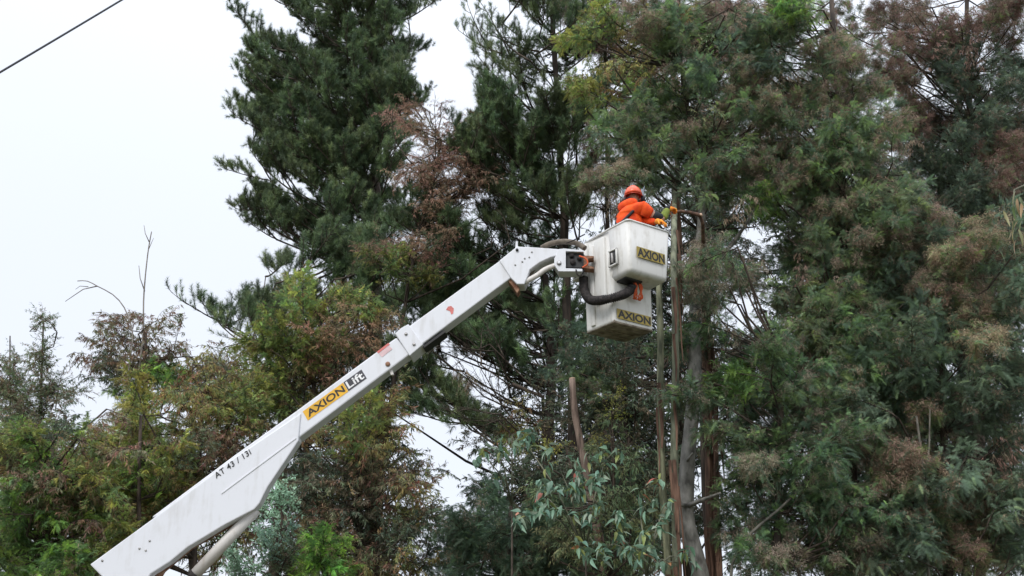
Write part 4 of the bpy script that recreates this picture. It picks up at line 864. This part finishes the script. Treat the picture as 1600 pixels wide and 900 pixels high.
# ------------------------------------------------------------------ the worker
M_ORANGE = noise_mat('orange_jacket', (.62, .045, .006), (.85, .10, .010), 9, .75, .5, detail=3)
M_REFL = plain('yellow_stripe', (.80, .55, .06), .5); M_TROUS = noise_mat('dark_trousers', (.02, .022, .03), (.05, .05, .06), 9, .85, .4)
M_SKIN = noise_mat('skin', (.40, .22, .15), (.52, .30, .21), 12, .55, .1); M_HELM = plain('orange_helmet', (.80, .12, .05), .28, .5)
M_VISOR = plain('grey_visor', (.22, .28, .32), .3, .5); M_GLOVE = noise_mat('orange_glove', (.80, .17, .02), (.85, .42, .05), 12, .8, .3)
M_GLOVE2 = plain('yellow_glove_palm', (.70, .50, .08), .8); M_OLSLV = noise_mat('olive_sleeve', (.10, .14, .02), (.24, .28, .045), 10, .8, .4)
M_HARN = plain('black_harness', (.012, .013, .018), .7); M_HAIR = plain('dark_hair', (.02, .015, .012), .7)
yaw = R(38)   # facing direction, from +X toward +Y
wk_pos = bp(.16, .42, .205); fw = Vector((math.cos(yaw), math.sin(yaw), 0)); rt_ = Vector((math.sin(yaw), -math.cos(yaw), 0))
wk = empty('person', wk_pos); tag(wk, 'worker in orange jacket and helmet in the basket, reaching out to hold a branch', 'person')
def Lp(x, y, z): return wk_pos + rt_ * x + fw * y + Vector((0, 0, z))       # x right, y forward, z up
def skin(name, nodes, edges, m, parent=wk, sub=2, root=0):
    me = bpy.data.meshes.new(name); me.from_pydata([tuple(p) for p, r in nodes], edges, []); o = link(name, me, parent, [m], world=True)
    md = o.modifiers.new('skin', 'SKIN'); md.use_smooth_shade = True; sv = me.skin_vertices[0].data
    for i, (p, r) in enumerate(nodes):
        sv[i].radius = (r, r) if not isinstance(r, tuple) else r
        sv[i].use_root = (i == root)
    s_ = o.modifiers.new('sub', 'SUBSURF'); s_.levels = sub; s_.render_levels = sub; return o
HZ = -.02
gripR = P(1052, 327, 12.28); gripL = P(1036, 347, 12.02)
sR, sL = Lp(.20, .09, 1.45), Lp(-.20, .13, 1.45)
def elbow(s, w, l1, l2, bend):
    d = w - s; D = min(d.length, (l1 + l2) * .999); dn = d.normalized(); a_ = (l1 * l1 - l2 * l2 + D * D) / (2 * D); h = math.sqrt(max(l1 * l1 - a_ * a_, 0)); b_ = (bend - dn * bend.dot(dn)).normalized(); return s + dn * a_ + b_ * h
wR = gripR - (gripR - sR).normalized() * .09; wL = gripL - (gripL - sL).normalized() * .08
eR = elbow(sR, wR, .30, .27, Vector((0, 0, -1)) + rt_ * .3); eL = elbow(sL, wL, .30, .27, Vector((0, 0, -1)))
body = [(Lp(0, 0, .93), .14), (Lp(0, .02, 1.10), .135), (Lp(0, .06, 1.34), .15), (Lp(0, .09, 1.48), .10), (Lp(0, .11, 1.56), .055), (Lp(0, .135, 1.61), .068), (Lp(0, .145, 1.69), .085), (Lp(0, .14, 1.76), .07),
        (sR, .07), (eR, .045), (wR, .03), (sL, .07), (eL, .045), (wL, .03),
        (Lp(.07, 0, .86), .10), (Lp(.03, .03, .47), .06), (Lp(.03, -.06, .09), .042), (Lp(.03, .06, .05), .035),
        (Lp(-.10, 0, .86), .10), (Lp(-.11, .05, .47), .06), (Lp(-.12, -.05, .09), .042), (Lp(-.12, .08, .05), .035), (Lp(-.05, .235, 1.665), .013)]
ed = [(0, 1), (1, 2), (2, 3), (3, 4), (4, 5), (5, 6), (6, 7), (3, 8), (8, 9), (9, 10), (3, 11), (11, 12), (12, 13), (0, 14), (14, 15), (15, 16), (16, 17), (0, 18), (18, 19), (19, 20), (20, 21), (6, 22)]
skin('body', body, ed, M_SKIN)
jk = [(Lp(0, 0, .88), (.19, .15)), (Lp(0, .0, 1.02), (.19, .16)), (Lp(0, .03, 1.20), (.20, .18)), (Lp(0, .06, 1.37), (.20, .17)), (Lp(0, .08, 1.49), (.13, .13)), (Lp(0, .10, 1.55), .095), (sR, .098), (sR.lerp(eR, .3), .085), (sR.lerp(eR, .55), .075),
      (sL, .098), (sL.lerp(eL, .5), .078), (eL, .070), (eL.lerp(wL, .9), .05)]
jko = skin('jacket', jk, [(0, 1), (1, 2), (2, 3), (3, 4), (4, 5), (4, 6), (6, 7), (7, 8), (4, 9), (9, 10), (10, 11), (11, 12)], M_ORANGE)
tx = bpy.data.textures.new('cloth_folds', 'CLOUDS'); tx.noise_scale = .09; tx.noise_depth = 2
mdd = jko.modifiers.new('folds', 'DISPLACE'); mdd.texture = tx; mdd.strength = .020; mdd.mid_level = .5; mdd.texture_coords = 'LOCAL'; jko.modifiers['sub'].levels = 3; jko.modifiers['sub'].render_levels = 3
hood = [(Lp(-.10, .02, 1.54), .07), (Lp(0, -.02, 1.54), .08), (Lp(.10, .02, 1.54), .07), (Lp(.12, .09, 1.56), .055), (Lp(-.12, .09, 1.56), .055)]
skin('hood', hood, [(0, 1), (1, 2), (2, 3), (0, 4)], M_ORANGE, root=1)
skin('dark_neck_wrap', [(Lp(0, .07, 1.60), .075), (Lp(.015, .10, 1.655), .088)], [(0, 1)], M_HARN)  # black wrap added to make the neck dark between hood and helmet
skin('dark_sleeve', [(sR.lerp(eR, .45), .072), (sR.lerp(eR, .8), .068), (eR.lerp(wR, .25), .062)], [(0, 1), (1, 2)], M_HARN)
skin('sleeve', [(eR.lerp(wR, .1), .064), (eR.lerp(wR, .4), .058), (wR, .045)], [(0, 1), (1, 2)], M_OLSLV)
skin('cuff', [(wR.lerp(eR, .28) + Vector((0, 0, .03)), .05), (wR + Vector((0, 0, .02)), .045), (wR.lerp(gripR, .3), .04)], [(0, 1), (1, 2)], M_HARN)
skin('trousers', [(Lp(0, 0, .95), .16), (Lp(.07, 0, .82), .12), (Lp(.03, .03, .47), .085), (Lp(.03, -.06, .12), .07), (Lp(-.10, 0, .82), .12), (Lp(-.11, .05, .47), .085), (Lp(-.12, -.05, .12), .07)], [(0, 1), (1, 2), (2, 3), (0, 4), (4, 5), (5, 6)], M_TROUS)
for sx, y0 in ((.03, -.08), (-.12, -.07)): skin('boot', [(Lp(sx, y0 - .05, .06), .055), (Lp(sx, y0 + .05, .055), .052), (Lp(sx, y0 + .17, .045), .045), (Lp(sx, y0, .16), .055)], [(0, 1), (1, 2), (0, 3)], M_HARN)
def glove(w, g_, m, curl, thumb):
    d = (g_ - w).normalized(); sd = d.cross(Vector((0, 0, 1))).normalized(); dn_ = sd.cross(d).normalized()
    if dn_.z > 0: dn_ = -dn_
    nodes = [(w - d * .05, .042), (w + d * .02, .040), (w + d * .055, .042)]; e_ = [(0, 1), (1, 2)]
    for k, (o_, l_) in enumerate(((-.033, .070), (-.011, .082), (.011, .078), (.033, .062))):
        b_ = len(nodes); p1 = w + d * .08 + sd * o_; p2 = p1 + (d + dn_ * curl * .4).normalized() * l_ * .45; p3 = p2 + (d * .4 + dn_ * curl).normalized() * l_ * .4; p4 = p3 + (d * -.5 + dn_ * curl).normalized() * l_ * .3
        nodes += [(p1, .013), (p2, .012), (p3, .011), (p4, .009)]; e_ += [(2, b_), (b_, b_ + 1), (b_ + 1, b_ + 2), (b_ + 2, b_ + 3)]
    b_ = len(nodes); t1 = w + d * .03 + sd * (thumb * .04); t2 = t1 + (d * .6 + sd * thumb * .5 + dn_ * .5).normalized() * .04; t3 = t2 + (d * .7 + dn_ * .8).normalized() * .035
    nodes += [(t1, .017), (t2, .014), (t3, .011)]; e_ += [(1, b_), (b_, b_ + 1), (b_ + 1, b_ + 2)]
    o = skin('glove', nodes, e_, m, sub=1, root=0); return o
glove(wR, gripR, M_GLOVE, 1.0, -1); glove(wL, gripL, M_GLOVE, .9, 1)
# harness straps
skin('harness', [(Lp(.16, -.02, 1.40), .022), (Lp(.05, -.155, 1.22), .020), (Lp(-.16, -.10, 1.02), .022), (Lp(-.16, -.02, 1.40), .022), (Lp(-.05, -.155, 1.22), .02), (Lp(.16, -.10, 1.02), .022)], [(0, 1), (1, 2), (3, 4), (4, 5), (1, 4)], M_HARN, root=1)
skin('chest_bag', [(Lp(.17, .24, 1.18), .075), (Lp(.18, .25, 1.34), .085), (Lp(.15, .20, 1.50), .065)], [(0, 1), (1, 2)], M_HARN)
wtube('reflective_stripe', [Lp(-.19, -.05, .985), Lp(-.12, -.15, .985), Lp(0, -.175, .985), Lp(.12, -.15, .985), Lp(.195, -.04, .985), Lp(.19, .08, .985)], .018, M_REFL, wk)
# helmet with brim, ear muffs, raised visor
hc = Lp(0, .14, 1.715)
hyaw = R(82); fwB, rtB = fw, rt_
fw = Vector((math.cos(hyaw), math.sin(hyaw), 0)); rt_ = Vector((math.sin(hyaw), -math.cos(hyaw), 0))
def Hp(x, y, z): return hc + rt_ * x + fw * y + Vector((0, 0, z - 1.715))
def lathe_dome(name, c, rx, ry, rz, m, ridge=True):
    bm = bmesh.new(); bmesh.ops.create_uvsphere(bm, u_segments=24, v_segments=16, radius=1.0)
    bmesh.ops.delete(bm, geom=[v for v in bm.verts if v.co.z < -.12], context='VERTS')
    for v in bm.verts:
        if ridge and abs(v.co.x) < .25: v.co.z *= 1.05
        p = c + rt_ * v.co.x * rx + fw * v.co.y * ry + Vector((0, 0, 1)) * v.co.z * rz; v.co = p
    o = bm_obj(name, bm, m, wk, solid=.006, smooth=True); return o
lathe_dome('helmet', hc, .118, .138, .135, M_HELM)
bmB = bmesh.new(); nn = 28; inn = []; ou = []
for i in range(nn):
    a_ = 2 * math.pi * i / nn; fx, fy = math.cos(a_), math.sin(a_); e_ = .022 + (.045 if fy > .3 else 0) * fy
    inn.append(bmB.verts.new(hc + rt_ * fx * .116 + fw * fy * .136 - Vector((0, 0, .014)))); ou.append(bmB.verts.new(hc + rt_ * fx * (.116 + .016) + fw * fy * (.136 + e_) - Vector((0, 0, .026))))
for i in range(nn): bmB.faces.new((inn[i], inn[(i + 1) % nn], ou[(i + 1) % nn], ou[i]))
bm_obj('helmet_brim', bmB, M_HELM, wk, solid=.006, smooth=True)
for sx in (1, -1):
    disc('ear_muff', Hp(.098 * sx, .0, 1.69 if sx < 0 else 1.655), rt_ * sx, .045, .055, M_HARN if sx > 0 else M_VISOR, wk)
bmV = bmesh.new(); rows = []
for j in range(5):
    t = j / 4; row = []
    for i in range(13):
        a_ = R(180 * i / 12); rad = .17 + .02 * t; row.append(bmV.verts.new(hc + rt_ * math.cos(a_) * rad * .8 + fw * (math.sin(a_) * rad * .9 + .06) + Vector((0, 0, .02 + .15 * t))))
    rows.append(row)
for j in range(4):
    for i in range(12): bmV.faces.new((rows[j][i], rows[j][i + 1], rows[j + 1][i + 1], rows[j + 1][i]))
bm_obj('visor', bmV, M_VISOR, wk, solid=.004, smooth=True)
for sx in (.035, -.035):
    bm = bmesh.new(); bmesh.ops.create_uvsphere(bm, u_segments=10, v_segments=8, radius=.012, matrix=Matrix.Translation(Hp(sx, .082, 1.685))); bm_obj('eye', bm, M_WHSTK, wk, smooth=True)
wtube('mouth', [Hp(-.022, .066, 1.625), Hp(0, .072, 1.623), Hp(.022, .066, 1.625)], .006, plain('lips', (.35, .12, .10), .5), wk, 6)
